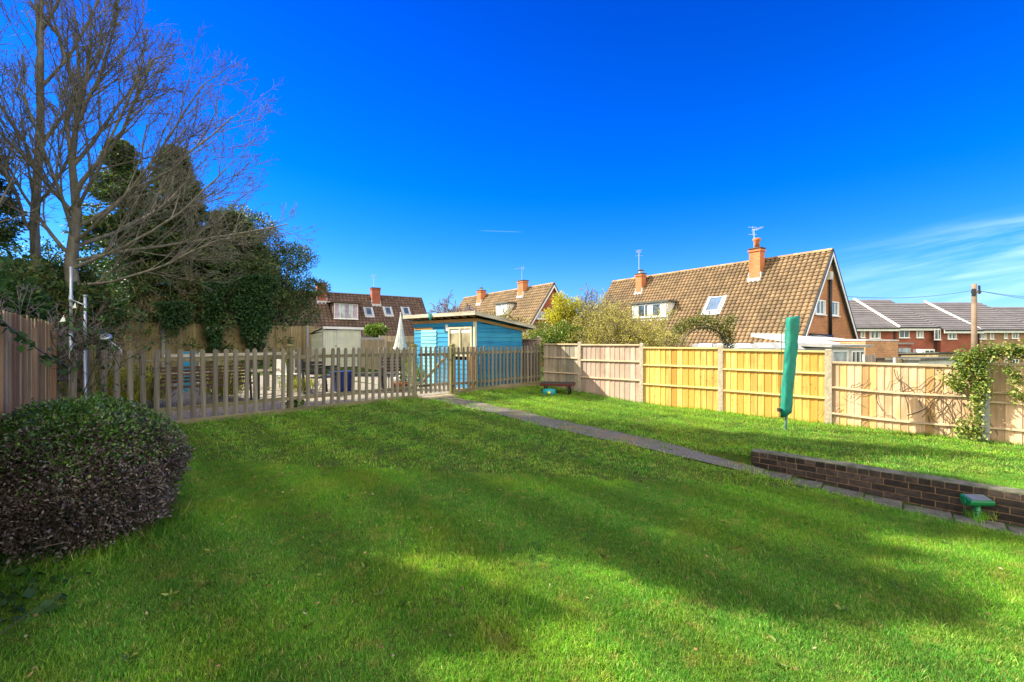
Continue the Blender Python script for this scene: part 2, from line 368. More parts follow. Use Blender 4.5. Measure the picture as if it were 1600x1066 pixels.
M['oldrail'] = m_wood('old pale rail', (0.58, 0.44, 0.30), (0.40, 0.29, 0.19), vertical=False, rnd=0.2)
M['warmpan'] = m_wood('warm weathered panel', (0.60, 0.41, 0.27), (0.42, 0.27, 0.17), (0.50, 0.29, 0.12), rnd=0.6, knots=0.6, green=0.15)
M['leftpan'] = m_wood('red brown old panel', (0.42, 0.31, 0.19), (0.24, 0.16, 0.10), (0.32, 0.18, 0.11), rnd=0.8, knots=0.3, green=0.35)
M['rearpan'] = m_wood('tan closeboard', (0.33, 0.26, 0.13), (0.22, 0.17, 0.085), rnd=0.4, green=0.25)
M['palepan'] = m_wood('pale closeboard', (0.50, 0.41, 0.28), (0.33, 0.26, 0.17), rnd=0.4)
M['conc'] = m_plain('concrete post', (0.40, 0.34, 0.27), (0.25, 0.21, 0.16), 14, 0.95, 0.1, 0.15, 0.4)
M['concb'] = m_plain('grey concrete', (0.36, 0.37, 0.38), (0.25, 0.26, 0.27), 12, 0.95, 0.1, 0.1, 0.3)
M['dbrick'] = m_plain('dark engineering brick', (0.050, 0.034, 0.028), (0.016, 0.013, 0.014), 16, 0.75, 1.3, 0, 0.6, kind='Object', bd=0.006)
M['cope'] = m_plain('mossy mortar', (0.17, 0.16, 0.12), (0.07, 0.08, 0.04), 9, 0.95, 0.2, 0, 0.6, kind='Object', bd=0.01)
M['mortar'] = m_plain('orange mortar', (0.22, 0.13, 0.07), (0.12, 0.09, 0.06), 20, 0.95, 0.1, 0, 0.5)
M['blue'] = m_wood('turquoise painted board', (0.018, 0.22, 0.42), (0.012, 0.16, 0.34), (0.03, 0.26, 0.44), vertical=False, rnd=0.16, rough=0.55)
M['paleblue'] = m_wood('pale blue painted board', (0.22, 0.55, 0.66), (0.14, 0.42, 0.56), vertical=False, rnd=0.15, rough=0.55)
M['eavew'] = m_wood('weathered fascia', (0.50, 0.46, 0.38), (0.30, 0.26, 0.19), vertical=False, rnd=0.2)
M['brownw'] = m_wood('orange brown timber', (0.45, 0.27, 0.10), (0.30, 0.16, 0.06), vertical=False, rnd=0.3)
M['creamw'] = m_wood('cream timber trim', (0.62, 0.55, 0.40), (0.46, 0.38, 0.26), rnd=0.1)
M['white'] = m_plain('white plastic', (0.78, 0.78, 0.77), (0.66, 0.66, 0.65), 3, 0.35, 0.05, 0, 0.02)
M['offwhite'] = m_plain('dull white', (0.58, 0.57, 0.54), (0.45, 0.44, 0.41), 5, 0.7, 0.1, 0, 0.1)
M['cream'] = m_plain('cream painted board', (0.62, 0.63, 0.50), (0.50, 0.52, 0.40), 2, 0.7, 0.15, 0, 0.1)
M['black'] = m_plain('black plastic', (0.018, 0.018, 0.02), (0.03, 0.03, 0.032), 5, 0.4, 0.1, 0, 0.05)
M['felt'] = m_plain('roof felt', (0.10, 0.11, 0.10), (0.06, 0.06, 0.06), 8, 0.95, 0.1, 0, 0.4)
M['steel'] = m_plain('galvanised steel', (0.48, 0.52, 0.56), (0.34, 0.38, 0.42), 9, 0.4, 0.1, 0, 0.1, metal=0.6)
M['lead'] = m_plain('lead flashing', (0.50, 0.52, 0.56), (0.38, 0.40, 0.44), 9, 0.6, 0.1, 0, 0.1)
M['glass'] = m_glass('window glass'); M['skyglass'] = m_glass('skylight glass', (0.03, 0.07, 0.14), 0.35); M['paleglass'] = m_glass('pale reflecting glass', (0.30, 0.36, 0.40), 0.15)  # skylight glass carries the blue of reflected sky in its tint
M['curtain'] = m_plain('curtain', (0.45, 0.38, 0.48), (0.30, 0.22, 0.34), 6, 0.9, 0.3, 0, 0.1)
M['creamglass'] = m_glass('blinded glass', (0.28, 0.25, 0.17), 0.12)
M['pot'] = m_plain('terracotta', (0.50, 0.17, 0.06), (0.38, 0.12, 0.05), 6, 0.85, 0.1, 0, 0.2)
M['greenfab'] = m_plain('green cover fabric', (0.006, 0.19, 0.14), (0.004, 0.14, 0.11), 6, 0.5, 0.1, 0, 0.35, bd=0.02)
M['greenpl'] = m_plain('green plastic', (0.008, 0.17, 0.055), (0.008, 0.13, 0.045), 4, 0.3, 0.1, 0, 0.05, spec=0.5)
M['poleg'] = m_plain('grey green pole', (0.12, 0.20, 0.19), (0.09, 0.15, 0.14), 6, 0.5, 0.1, 0, 0.05)
M['panel'] = m_plain('solar cell', (0.15, 0.17, 0.20), (0.11, 0.13, 0.16), 10, 0.3, 0.1, 0, 0.0)
M['brickh'] = m_brick('house brick', (0.42, 0.165, 0.06), (0.33, 0.115, 0.045), (0.34, 0.24, 0.15))
M['brickc'] = m_brick('chimney brick', (0.52, 0.15, 0.05), (0.44, 0.115, 0.04), (0.40, 0.22, 0.13))
M['brickr'] = m_brick('red estate brick', (0.30, 0.075, 0.045), (0.24, 0.055, 0.035), (0.28, 0.14, 0.10))
M['brickt'] = m_brick('buff estate brick', (0.34, 0.19, 0.10), (0.27, 0.14, 0.075), (0.30, 0.22, 0.15))
M['bricko'] = m_brick('outhouse brick', (0.46, 0.22, 0.09), (0.36, 0.16, 0.06), (0.40, 0.30, 0.20))
M['tileb'] = m_plain('buff roof tile', (0.215, 0.142, 0.078), (0.13, 0.09, 0.052), 1.1, 0.9, 0.34, 0, 0.15, kind='Object')
M['tiled'] = m_plain('brown roof tile', (0.125, 0.082, 0.062), (0.085, 0.058, 0.046), 1.1, 0.75, 0.4, 0, 0.15)
M['tileg'] = m_plain('grey roof tile', (0.165, 0.15, 0.156), (0.125, 0.115, 0.12), 1.1, 0.7, 0.2, 0, 0.1)
M['ridge'] = m_plain('ridge tile', (0.36, 0.22, 0.11), (0.24, 0.15, 0.08), 4, 0.9, 0.4, 0, 0.2)
M['clad'] = m_wood('grey lilac cladding', (0.34, 0.30, 0.32), (0.26, 0.23, 0.25), vertical=False, rnd=0.2)
M['parasol'] = m_plain('white canvas', (0.66, 0.70, 0.66), (0.52, 0.56, 0.54), 5, 0.9, 0.2, 0, 0.2)
M['darkslat'] = m_plain('dark painted slat', (0.035, 0.028, 0.035), (0.02, 0.016, 0.022), 8, 0.5, 0.4, 0, 0.1)
M['brslat'] = m_wood('dark brown slat', (0.09, 0.05, 0.035), (0.05, 0.03, 0.022), vertical=False, rnd=0.4)
M['bluepl'] = m_plain('blue plastic', (0.010, 0.02, 0.15), (0.008, 0.015, 0.11), 4, 0.4, 0.1, 0, 0.05)
M['turq'] = m_plain('turquoise plastic', (0.02, 0.30, 0.33), (0.015, 0.22, 0.26), 4, 0.5, 0.1, 0, 0.05)
M['yellow'] = m_plain('yellow plastic', (0.65, 0.60, 0.03), (0.55, 0.5, 0.03), 4, 0.5, 0.1, 0, 0.0)
M['redpl'] = m_plain('dark red plastic', (0.10, 0.015, 0.015), (0.07, 0.01, 0.01), 4, 0.5, 0.1, 0, 0.0)
M['poleW'] = m_wood('utility pole wood', (0.26, 0.19, 0.14), (0.17, 0.12, 0.085), rnd=0.1)
M['bark'] = m_plain('grey brown bark', (0.23, 0.21, 0.17), (0.11, 0.10, 0.08), 9, 0.95, 0.4, 0, 0.8, sc3=(1, 1, 0.3), bd=0.02)  # plain grey brown bark tone, mottled by noise
M['paleroof'] = m_plain('pale grey roofing', (0.28, 0.28, 0.27), (0.20, 0.20, 0.19), 3, 0.8, 0.1, 0, 0.1)
M['mossbark'] = m_plain('mossy bark', (0.32, 0.28, 0.12), (0.12, 0.10, 0.055), 3, 0.95, 0.6, 0, 0.6, bd=0.02)
M['greybark'] = m_plain('grey violet twigs', (0.20, 0.17, 0.20), (0.12, 0.10, 0.12), 3, 0.95, 0.5, 0, 0.3)
M['twig'] = m_plain('brown twig', (0.12, 0.09, 0.06), (0.07, 0.05, 0.04), 8, 0.9, 0.6, 0, 0.2)
M['conifer'] = m_leaf('conifer', (0.038, 0.085, 0.028), (0.085, 0.145, 0.04), (0.17, 0.17, 0.05), 0.15, 0.6)
M['yew'] = m_leaf('yew', (0.03, 0.08, 0.028), (0.075, 0.145, 0.04), (0.19, 0.15, 0.045), 0.15, 0.55)
M['ivy'] = m_leaf('ivy', (0.022, 0.065, 0.020), (0.055, 0.12, 0.028), (0.035, 0.085, 0.03), 0.2, 0.55, spec=0.22)
M['holly'] = m_leaf('mixed hedge', (0.035, 0.075, 0.02), (0.08, 0.13, 0.03), (0.15, 0.14, 0.05), 0.25, 0.55, spec=0.22)
M['climber'] = m_leaf('variegated ivy', (0.10, 0.18, 0.035), (0.26, 0.32, 0.07), (0.45, 0.42, 0.14), 0.3, 0.4, spec=0.5)
M['forsy'] = m_leaf('yellow blossom', (0.42, 0.38, 0.04), (0.58, 0.50, 0.06), (0.28, 0.30, 0.05), 0.4, 0.6)
M['bud'] = m_leaf('opening buds', (0.50, 0.46, 0.04), (0.66, 0.58, 0.07), (0.38, 0.32, 0.06), 0.4, 0.6)
M['greenb'] = m_leaf('fresh green leaves', (0.06, 0.13, 0.02), (0.14, 0.22, 0.03), (0.22, 0.26, 0.05), 0.35, 0.45)
M['olive'] = m_leaf('olive leaves', (0.10, 0.12, 0.025), (0.20, 0.20, 0.04), (0.07, 0.08, 0.02), 0.3, 0.5)
M['busht'] = m_leaf('privet leaves', (0.035, 0.10, 0.018), (0.085, 0.19, 0.03), (0.15, 0.26, 0.04), 0.25, 0.3, spec=0.6)
M['bushd'] = m_leaf('dry purple brown leaves', (0.050, 0.032, 0.030), (0.12, 0.085, 0.075), (0.22, 0.18, 0.16), 0.1, 0.35, spec=0.6)
M['deadleaf'] = m_leaf('dead leaf', (0.16, 0.09, 0.04), (0.30, 0.20, 0.10), (0.42, 0.34, 0.2), 0.1, 0.7)
M['goldg'] = m_leaf('golden stems', (0.20, 0.24, 0.03), (0.34, 0.34, 0.05), (0.40, 0.30, 0.06), 0.35, 0.5)
# ------------------------------------------------------------------ ground
def axis(parts):
    out = []
    for lo, hi, st in parts: out += list(np.arange(lo, hi - 1e-6, st))
    out.append(parts[-1][1]); return np.array(sorted(set(np.round(out, 4))))
AA = axis([(-600, -60, 90), (-60, -20, 8), (-20, -4.72, 0.3), (-4.72, -4.65, 0.07), (-4.65, -4.60, 0.05), (-4.60, 0, 0.3), (0, 24, 1.0), (24, 60, 4), (60, 600, 90)])
DD = axis([(-600, -60, 90), (-60, -14, 5), (-14, 14, 0.3), (14, 30, 4), (30, 300, 90)])
ga, gd = np.meshgrid(AA, DD, indexing='ij')
def wall_a(d): return np.interp(d, [0, 7.2, 10.35, 13], [-4.60, -4.60, -4.82, -5.0])
def shift_a(a, d):                        # the step in the ground follows the wall's slight turn
    s = wall_a(d) + 4.72; return a + s * np.exp(-np.abs(a + 4.62) / 1.2)
gaw = shift_a(ga, gd)
zz = gz(ga, gd)
X = CX + gaw * U.x + gd * V.x; Y = CY + gaw * U.y + gd * V.y
na, nd = ga.shape
me = bpy.data.meshes.new('ground')
idx = np.arange(na * nd).reshape(na, nd)
fc = np.stack([idx[:-1, :-1], idx[:-1, 1:], idx[1:, 1:], idx[1:, :-1]], -1).reshape(-1, 4)
me.from_pydata(np.stack([X, Y, zz], -1).reshape(-1, 3).tolist(), [], fc.tolist()); finish(me, np.zeros(len(fc)))
tag(newobj('ground', me, M['ground']), kind='structure')
def strip(name, mat, apts, dpts, lift=0.004, a_of=None, jag=0.0):
    mb = MB(); k = len(apts); g = []
    for d in dpts:
        row = []
        for j, a in enumerate(apts):
            aa = a + (a_of(d) if a_of else 0)
            if jag and j in (0, k - 1): aa += jag * float(wob(d * 2.1 + j, a * 3.0, 1.6))
            row.append(G(aa, d, float(gz(min(a, -4.66) if a < -4.2 and a > -5.6 else a, d)) + lift))
        g.append(row)
    for i in range(len(dpts) - 1):
        for j in range(k - 1): mb.poly([g[i][j], g[i + 1][j], g[i + 1][j + 1], g[i][j + 1]], 0.5)
    return tag(mb.build(name, mat, smooth=False), kind='structure')
def low(a, d): return float(gz(-4.7, d))
# path on the lawn: follows the lower level, upper lawn meets it on its far side
mb = MB(); ds = np.arange(0.15, 7.9, 0.15); g = []
for d in ds:
    wd = np.interp(d, [0, 5.8, 7.4, 7.9], [0.74, 0.74, 0.42, 0.34]); a0 = -5.08 + 0.05 * float(wob(d, 1.0)); row = []
    for j in range(7):
        a = a0 + wd * j / 6 + (0.05 * float(wob(d * 2, 3.0, 1.5)) if j == 6 else 0)
        row.append(G(a, d, float(gz(-4.7, d)) + 0.018))
    g.append(row)
for i in range(len(ds) - 1):
    for j in range(6): mb.poly([g[i][j], g[i + 1][j], g[i + 1][j + 1], g[i][j + 1]], 0.5)
tag(mb.build('path', M['path']), kind='structure')
mb = MB(); pts = [(-5.1, -0.9), (-5.1, 0.35), (-4.12, 0.35), (-4.12, -0.9)]
mb.hexa([G(a, d, float(gz(a, d)) - 0.05) for a, d in pts], [G(a, d, float(gz(-4.7, max(d, 0))) + 0.03) for a, d in pts], 0.5)
tag(mb.build('paved_threshold', M['sand']), kind='structure')
# stones along the foot of the wall
mb = MB(); d = 7.75
while d < 12.6:
    ln = random.uniform(0.36, 0.5); wa = float(wall_a(d + ln / 2)) - 0.10; z = float(gz(-4.7, d + ln / 2))
    a0, a1 = wa - random.uniform(0.27, 0.31), wa + 0.03; g0 = 0.008
    b = [G(a0, d + g0, z - 0.06), G(a0 + random.uniform(-.01, .01), d + ln - g0, z - 0.06), G(a1, d + ln - g0, z - 0.06), G(a1, d + g0, z - 0.06)]
    t = [Vector((p.x, p.y, z + 0.022 + random.uniform(-0.006, 0.008))) for p in b]
    if (b[1] - b[0]).cross(b[2] - b[1]).z < 0: b.reverse(); t.reverse()
    mb.hexa(b, t); d += ln
tag(mb.build('stone_edging', M['slab'], bevel=0.012), kind='structure')
# gravel yard behind the picket fence
mb = MB(); av = np.arange(-13.5, -0.2, 0.5); dv = np.arange(-7.0, -0.05, 0.5); dv[-1] = -0.06
for i in range(len(av) - 1):
    for j in range(len(dv) - 1):
        q = [(av[i], dv[j]), (av[i], dv[j + 1]), (av[i + 1], dv[j + 1]), (av[i + 1], dv[j])]
        mb.poly([G(a, d, float(gz(a, d)) + 0.02) for a, d in q][::1], 0.5)
tag(mb.build('gravel_yard', M['gravel']), kind='structure')
# ------------------------------------------------------------------ grass: tufts scattered on the lawn
def tuft(name, nb, spread, h, wd):
    ang = rng.uniform(0, 2 * np.pi, nb); rr = spread * np.sqrt(rng.random(nb))
    P = np.stack([np.cos(ang) * rr, np.sin(ang) * rr, np.full(nb, -0.004)], 1)
    la = rng.uniform(0, 2 * np.pi, nb); lean = np.stack([np.cos(la), np.sin(la), np.zeros(nb)], 1)
    H = h * rng.uniform(0.55, 1.25, nb)[:, None]; Lm = rng.uniform(0.15, 1.15, nb)[:, None]
    S = np.stack([-np.sin(la + rng.normal(0, .5, nb)), np.cos(la), np.zeros(nb)], 1) * wd / 2 * rng.uniform(0.7, 1.2, nb)[:, None]
    z = np.array([0, 0, 1.0])
    m1 = P + z * H * 0.55 + lean * H * 0.18 * Lm; t = P + z * H * (1 - 0.28 * Lm) + lean * H * 0.75 * Lm
    q = np.stack([P - S, P + S, m1 + S * 0.85, m1 - S * 0.85], 1); tr = np.stack([m1 - S * 0.85, m1 + S * 0.85, t], 1)
    me = bpy.data.meshes.new(name); vv = np.concatenate([q.reshape(-1, 3), tr.reshape(-1, 3)])
    fs = [(4 * i, 4 * i + 1, 4 * i + 2, 4 * i + 3) for i in range(nb)] + [(4 * nb + 3 * i, 4 * nb + 3 * i + 1, 4 * nb + 3 * i + 2) for i in range(nb)]
    me.from_pydata(vv.tolist(), [], fs); r = rng.random(nb); finish(me, np.concatenate([r, r]), uv=False)
    me.materials.append(M['grass']); return bpy.data.objects.new(name, me)
def scatter(name, pts, sc, coll, label, cat, rotx=0.0):
    me = bpy.data.meshes.new(name); me.from_pydata(pts.tolist(), [], [])
    at = me.attributes.new('sc', 'FLOAT', 'POINT'); at.data.foreach_set('value', sc.astype(np.float32))
    o = bpy.data.objects.new(name, me); COL.objects.link(o)
    gt = bpy.data.node_groups.new(name, 'GeometryNodeTree')
    gt.interface.new_socket('Geometry', in_out='INPUT', socket_type='NodeSocketGeometry'); gt.interface.new_socket('Geometry', in_out='OUTPUT', socket_type='NodeSocketGeometry')
    n = gt.nodes; l = gt.links; gi = n.new('NodeGroupInput'); go = n.new('NodeGroupOutput'); ip = n.new('GeometryNodeInstanceOnPoints')
    ci = n.new('GeometryNodeCollectionInfo'); ci.inputs['Collection'].default_value = coll; ci.inputs['Separate Children'].default_value = True; ci.inputs['Reset Children'].default_value = True
    na_ = n.new('GeometryNodeInputNamedAttribute'); na_.data_type = 'FLOAT'; na_.inputs['Name'].default_value = 'sc'
    rv = n.new('FunctionNodeRandomValue'); rv.data_type = 'FLOAT_VECTOR'; rv.inputs[0].default_value = (-0.42, -0.42, 0); rv.inputs[1].default_value = (0.42, 0.42, 6.283)
    l.new(gi.outputs[0], ip.inputs['Points']); l.new(ci.outputs[0], ip.inputs['Instance']); ip.inputs['Pick Instance'].default_value = True
    l.new(rv.outputs[0], ip.inputs['Rotation']); l.new(na_.outputs[0], ip.inputs['Scale']); l.new(ip.outputs[0], go.inputs[0])
    md = o.modifiers.new('scatter', 'NODES'); md.node_group = gt
    return tag(o, label, cat, kind='stuff')
BUSH = W(126, 760, 3.93)
def lawn_points(n, zmin, zmax):
    Yp = np.sqrt(rng.random(n) * (zmax ** 2 - zmin ** 2) + zmin ** 2); Xp = rng.uniform(-1.25, 1.9, n) * Yp
    a = (Xp - CX) * U.x + (Yp - CY) * U.y; d = (Xp - CX) * V.x + (Yp - CY) * V.y
    wa = np.interp(d, [0, 7.2, 10.35, 13], [-4.60, -4.60, -4.82, -5.0])
    jit = 0.07 * wob(d * 3, a, 2.0)
    ok = (d > 0.10) & (a < -0.04)
    onpath = (a > -5.04 + jit) & (a < -4.38 + jit) & (d < 6.6) & ~((d < 0.9) & (a < -5.0))
    onpath2 = (a > -5.02 + jit) & (a < np.interp(d, [6.6, 7.5], [-4.42, -4.66]) + jit) & (d >= 6.6) & (d < 7.7)
    onwall = (a > wa - 0.40 + jit * .4) & (a < wa + 0.22 + jit * .5) & (d >= 7.55)
    gate = (d < 0.38) & (a > -5.15) & (a < -4.1)
    sparse = rng.random(n) < 0.16
    ok &= ~((onpath | onpath2) & ~sparse) & ~onwall & ~gate
    lf = (Xp + 6.73) * 0.76 + (Yp - 6.65) * 0.65                     # right side of the left fence
    ok &= lf > 0.05
    ok &= ((Xp - BUSH.x) ** 2 + (Yp - BUSH.y) ** 2) > 0.45 ** 2
    Xp, Yp, a, d = Xp[ok], Yp[ok], a[ok], d[ok]
    aa = np.where(d > 7.3, np.where(a > wa[ok], np.maximum(a, -4.6), np.minimum(a, -4.66)), a)
    Z = gz(aa, d)
    bias = 1.0 + 0.30 * wob(Xp, Yp, 1.6) + 0.28 * wob(Xp + 9, Yp - 3, 4.3) + 0.15 * wob(Yp, Xp, 11.0)
    return np.stack([Xp, Yp, Z], 1), bias, Yp
if True:
    cA = bpy.data.collections.new('fine tufts'); cB = bpy.data.collections.new('broad tufts')
    for i in range(5): cA.objects.link(tuft('fine_tuft', 24, 0.055, 0.031, 0.0025))
    for i in range(5): cB.objects.link(tuft('broad_tuft', 26, 0.10, 0.038, 0.0056))
    p1, s1, _ = lawn_points(112000, 1.6, 6.0); p2, s2, _ = lawn_points(84000, 6.0, 17.0)
    scatter('lawn_grass', p1, s1 * rng.uniform(0.7, 1.3, len(s1)), cA, 'short mown green lawn grass in the foreground', 'grass')
    scatter('distant_lawn_grass', p2, s2 * rng.uniform(0.7, 1.3, len(s2)), cB, 'short mown lawn grass running back to the picket fence', 'grass')
    cC = bpy.data.collections.new('tall tufts')
    for i in range(4): cC.objects.link(tuft('tall_tuft', 16, 0.05, 0.13, 0.005))
    ed = []                                                        # longer grass where the mower does not reach
    for d in np.arange(0.15, 11, 0.035):
        ed.append(tuple(G(-0.06 - 0.08 * random.random(), d, float(gz(-0.1, d)))))
    for d in np.arange(7.6, 12, 0.06):
        wa = float(wall_a(d)); ed.append(tuple(G(wa + 0.22 + 0.05 * random.random(), d, float(gz(-4.5, d)))))
        ed.append(tuple(G(wa - 0.42 - 0.05 * random.random(), d, float(gz(-4.8, d)))))
    for a in np.arange(-11.5, -5.2, 0.05): ed.append(tuple(G(a, 0.09 + 0.05 * random.random(), float(gz(a, 0.1)))))
    for a in np.arange(-3.9, -0.1, 0.05): ed.append(tuple(G(a, 0.13 + 0.05 * random.random(), float(gz(a, 0.1)))))
    for i in range(22):
        p = W(1527 + random.gauss(0, 9), 815, 5.15 + random.gauss(0, .06)); ed.append((p.x, p.y, E - 2.0))
    for i in range(260):
        an = random.uniform(-2.2, 0.9); r_ = random.uniform(0.45, 0.85); ed.append((BUSH.x + math.cos(an) * r_, BUSH.y + math.sin(an) * r_, gzw(BUSH.x + math.cos(an) * r_, BUSH.y + math.sin(an) * r_)))
    ed = np.array(ed); scatter('edge_grass', ed, rng.uniform(0.5, 1.15, len(ed)), cC, 'longer uncut grass along the fence foot and wall', 'grass')
# ------------------------------------------------------------------ picket fence and gate
def prism(mb, prof, y0, y1, r=None):      # profile in x,z
    b = [Vector((x, y0, z)) for x, z in prof]; t = [Vector((x, y1, z)) for x, z in prof]; mb.hexa(b, t, r)
PT = E - 0.12                              # picket tops
def picket_mesh(name, h, parent, wd=0.078):
    mb = MB(); hw = wd / 2
    prof = [(-hw, 0), (hw, 0), (hw, h - 0.04), (hw * 0.8, h - 0.018), (hw * 0.35, h), (-hw * 0.35, h), (-hw * 0.8, h - 0.018), (-hw, h - 0.04)]
    prism(mb, prof, -0.010, 0.010, 0.5); return mb.build(name, M['picket'], parent, bevel=0.003)
pick0 = None
def picket_run(a0, a1, label, posts, board=0.09, pitch=0.168):
    global pick0
    o = G(a0, 0, float(gz(a0, 0))); t = thing('picket_fence', label, 'picket fence', o, GA, 'picket fence runs across the lawn'); z0 = o.z; Ln = a1 - a0
    n = int(round(Ln / pitch))
    for i in range(n):
        if pick0 is None: pick0 = p = picket_mesh('picket', 1.215, t)
        else: p = pick0.copy(); COL.objects.link(p); p.parent = t
        x = (i + 0.5) * Ln / n + random.gauss(0, 0.006)
        p.location = (x, 0, PT - z0 - 1.215 + random.gauss(0, 0.006)); p.rotation_euler = (random.gauss(0, .006), random.gauss(0, .011), random.gauss(0, .04)); p.scale = (random.uniform(0.95, 1.05), 1, 1)
    for zr_ in (PT - z0 - 0.18, PT - z0 - 1.02):
        mb = MB(); mb.box(0, Ln, 0.0115, 0.055, zr_ - 0.035, zr_ + 0.035); mb.build('rail', M['railw'], t)
    mb = MB(); mb.box(0, Ln, -0.030, -0.011, -0.06, board, 0.5); mb.build('gravel_board', M['railw'], t, bevel=0.004)
    for a in posts:
        x = a - a0; mb = MB(); mb.box(x - .05, x + .05, 0.057, 0.157, -0.1, PT - z0 + 0.03, 0.5); p = mb.build('post', M['postg'], t, bevel=0.004)
        mb = MB(); c = [(x - .065, .042), (x + .065, .042), (x + .065, .172), (x - .065, .172)]; zt = PT - z0 + 0.031
        mb.hexa([Vector((q[0], q[1], zt)) for q in c], [Vector((q[0], q[1], zt + .022)) for q in c], 0.5); zt += .0222
        mb.hexa([Vector((q[0], q[1], zt)) for q in c], [Vector((x + (q[0] - x) * .35, .107 + (q[1] - .107) * .35, zt + .03)) for q in c], 0.5)
        mb.build('post_cap', M['postg'], p)
    return t
picket_run(-11.6, -5.2, 'weathered picket fence run left of the gate, starting behind the clipped bush', [-11.3, -8.3, -5.22])
picket_run(-4.03, -0.06, 'weathered picket fence run to the right of the gate, in front of the blue shed', [-3.95, -0.2], 0.13)
o = G(-5.13, 0, float(gz(-5, 0))); t = thing('picket_gate', 'narrow wooden picket gate with diagonal brace, closed between two posts', 'gate', o, GA)
for i in range(7):
    p = pick0.copy(); COL.objects.link(p); p.parent = t; p.location = (0.06 + i * 0.148, 0, PT - o.z - 1.20); p.rotation_euler = (0, random.gauss(0, .008), 0)
for zr_ in (PT - o.z - 0.2, PT - o.z - 1.0):
    mb = MB(); mb.box(0.01, 1.0, 0.0115, 0.05, zr_ - 0.04, zr_ + 0.04); mb.build('rail', M['railw'], t)
mb = MB(); mb.bar((0.05, 0.031, PT - o.z - 0.96), (0.93, 0.031, PT - o.z - 0.24), 0.034, 0.07); mb.build('brace', M['railw'], t)
mb = MB(); mb.box(1.04, 1.075, -0.012, 0.09, 0.02, 1.27, 0.5); mb.build('closing_stile', M['postg'], t)
mb = MB(); mb.tube([(0.97, -0.03, .95), (1.05, -0.03, .95)], 0.008, 6); mb.tube([(1.0, -0.03, .95), (1.0, -0.06, .92)], 0.007, 6); mb.build('latch', M['black'], t)
for zz_ in (PT - o.z - 0.2, PT - o.z - 1.0): mb = MB(); mb.box(-0.03, 0.30, -0.016, -0.0105, zz_ - 0.012, zz_ + 0.012, .5); mb.build('hinge', M['black'], t)
# ------------------------------------------------------------------ right-hand boundary: panels between concrete posts
FZ = lambda d: float(gz(-0.02, d))
RF = thing('boundary_fence', 'long right-hand boundary fence of mixed old and new golden panels between concrete posts', 'fence', G(-0.02, 0, FZ(0)), math.atan2(V.y, V.x))
def sub(mb, name, mat, parent, loc, rz, label=None, bevel=0):
    o = mb.build(name, M[mat], parent, bevel=bevel); o.location = loc; o.rotation_euler = (0, 0, rz)
    if label: o['label'] = label
    return o
def fence_post(d, top, label, wd=0.11, mat='conc', lean=0.0):
    h = top - FZ(d); mb = MB(); mb.box(-.055, .055, -wd / 2, wd / 2, -0.15, h - 0.02, .5)
    mb.hexa([Vector(q) for q in ((-.055, -wd / 2, h - .0195), (.055, -wd / 2, h - .0195), (.055, wd / 2, h - .0195), (-.055, wd / 2, h - .0195))],
            [Vector(q) for q in ((-.04, -wd / 2 + .015, h), (.04, -wd / 2 + .015, h), (.04, wd / 2 - .015, h), (-.04, wd / 2 - .015, h))], .5)
    return sub(mb, 'post', mat, RF, (d, 0, FZ(d) - FZ(0)), math.pi / 2, label, 0.004)
def fence_panel(d0, d1, ztop, label, bm, rm, nb=12, cap=True, drop=0.0, sag=0.0, rails=(0.31, 0.64), capw=0.05):
    z0 = FZ(d0); Ln = d1 - d0; H = ztop - z0; H1 = H - drop; w_ = Ln / nb
    mb = MB()
    for i in range(nb):
        x0 = i * w_; x1 = x0 + w_ * 1.06 if i < nb - 1 else Ln; zt = lerp(H, H1, (i + .5) / nb); zb = FZ(d0 + x0) - z0 - 0.03
        tl = random.gauss(0, 0.004)
        yl, yr = -0.006, -0.018
        b = [Vector((x0, yl, zb)), Vector((x1, yr, zb)), Vector((x1, yr + .010, zb)), Vector((x0, yl + .010, zb))]
        tp = [Vector((q.x + tl, q.y, zt - 0.02)) for q in b]; mb.hexa(b, tp)
    t = sub(mb, 'panel', bm, RF, (d0, 0, FZ(d0) - FZ(0)), 0, label)
    zbm = FZ((d0 + d1) / 2) - z0
    for f in rails:
        mb = MB(); n = 8
        for k in range(n):
            xa, xb = Ln * k / n, Ln * (k + 1) / n
            za = lerp(H, H1, k / n) - f * (H - zbm) - sag * math.sin(math.pi * k / n); zb_ = lerp(H, H1, (k + 1) / n) - f * (H - zbm) - sag * math.sin(math.pi * (k + 1) / n)
            i = len(mb.v); y0, y1 = -0.055, -0.0195
            for x_, z_ in ((xa, za), (xb, zb_)):
                mb.v += [(x_, y0, z_ - .018), (x_, y1, z_ - .022), (x_, y1, z_ + .022), (x_, y0, z_ + .012)]
            for q in range(4): mb.f.append((i + q, i + (q + 1) % 4, i + 4 + (q + 1) % 4, i + 4 + q)); mb.r.append(.5)
        mb.f.append((0, 3, 2, 1)); mb.r.append(.5); k = len(mb.v) - 4; mb.f.append((k, k + 1, k + 2, k + 3)); mb.r.append(.5)
        mb.build('rail', M[rm], t)
    if cap:
        mb = MB(); b = [Vector((0.0, -capw - .008, H - .045)), Vector((Ln, -capw - .008, H1 - .045)), Vector((Ln, .028, H1 - .045)), Vector((0.0, .028, H - .045))]
        tp = [Vector((q.x, q.y, q.z + .045)) for q in b]; mb.hexa(b, tp, .5); mb.build('capping_rail', M[rm], t, bevel=.004)
    return t
PD = [0.05, 1.5, 3.6, 5.75, 8.02, 10.42, 12.9]
fence_panel(0.06, 1.44, E - 0.04, 'old grey fence panel nearest the picket fence, half in shadow behind the toy table', 'greypan', 'oldrail', 8)
fence_panel(1.56, 3.54, E - 0.055, 'pinkish weathered fence panel with a diagonal shadow, next to the golden panels', 'pinkpan', 'oldrail', 12)
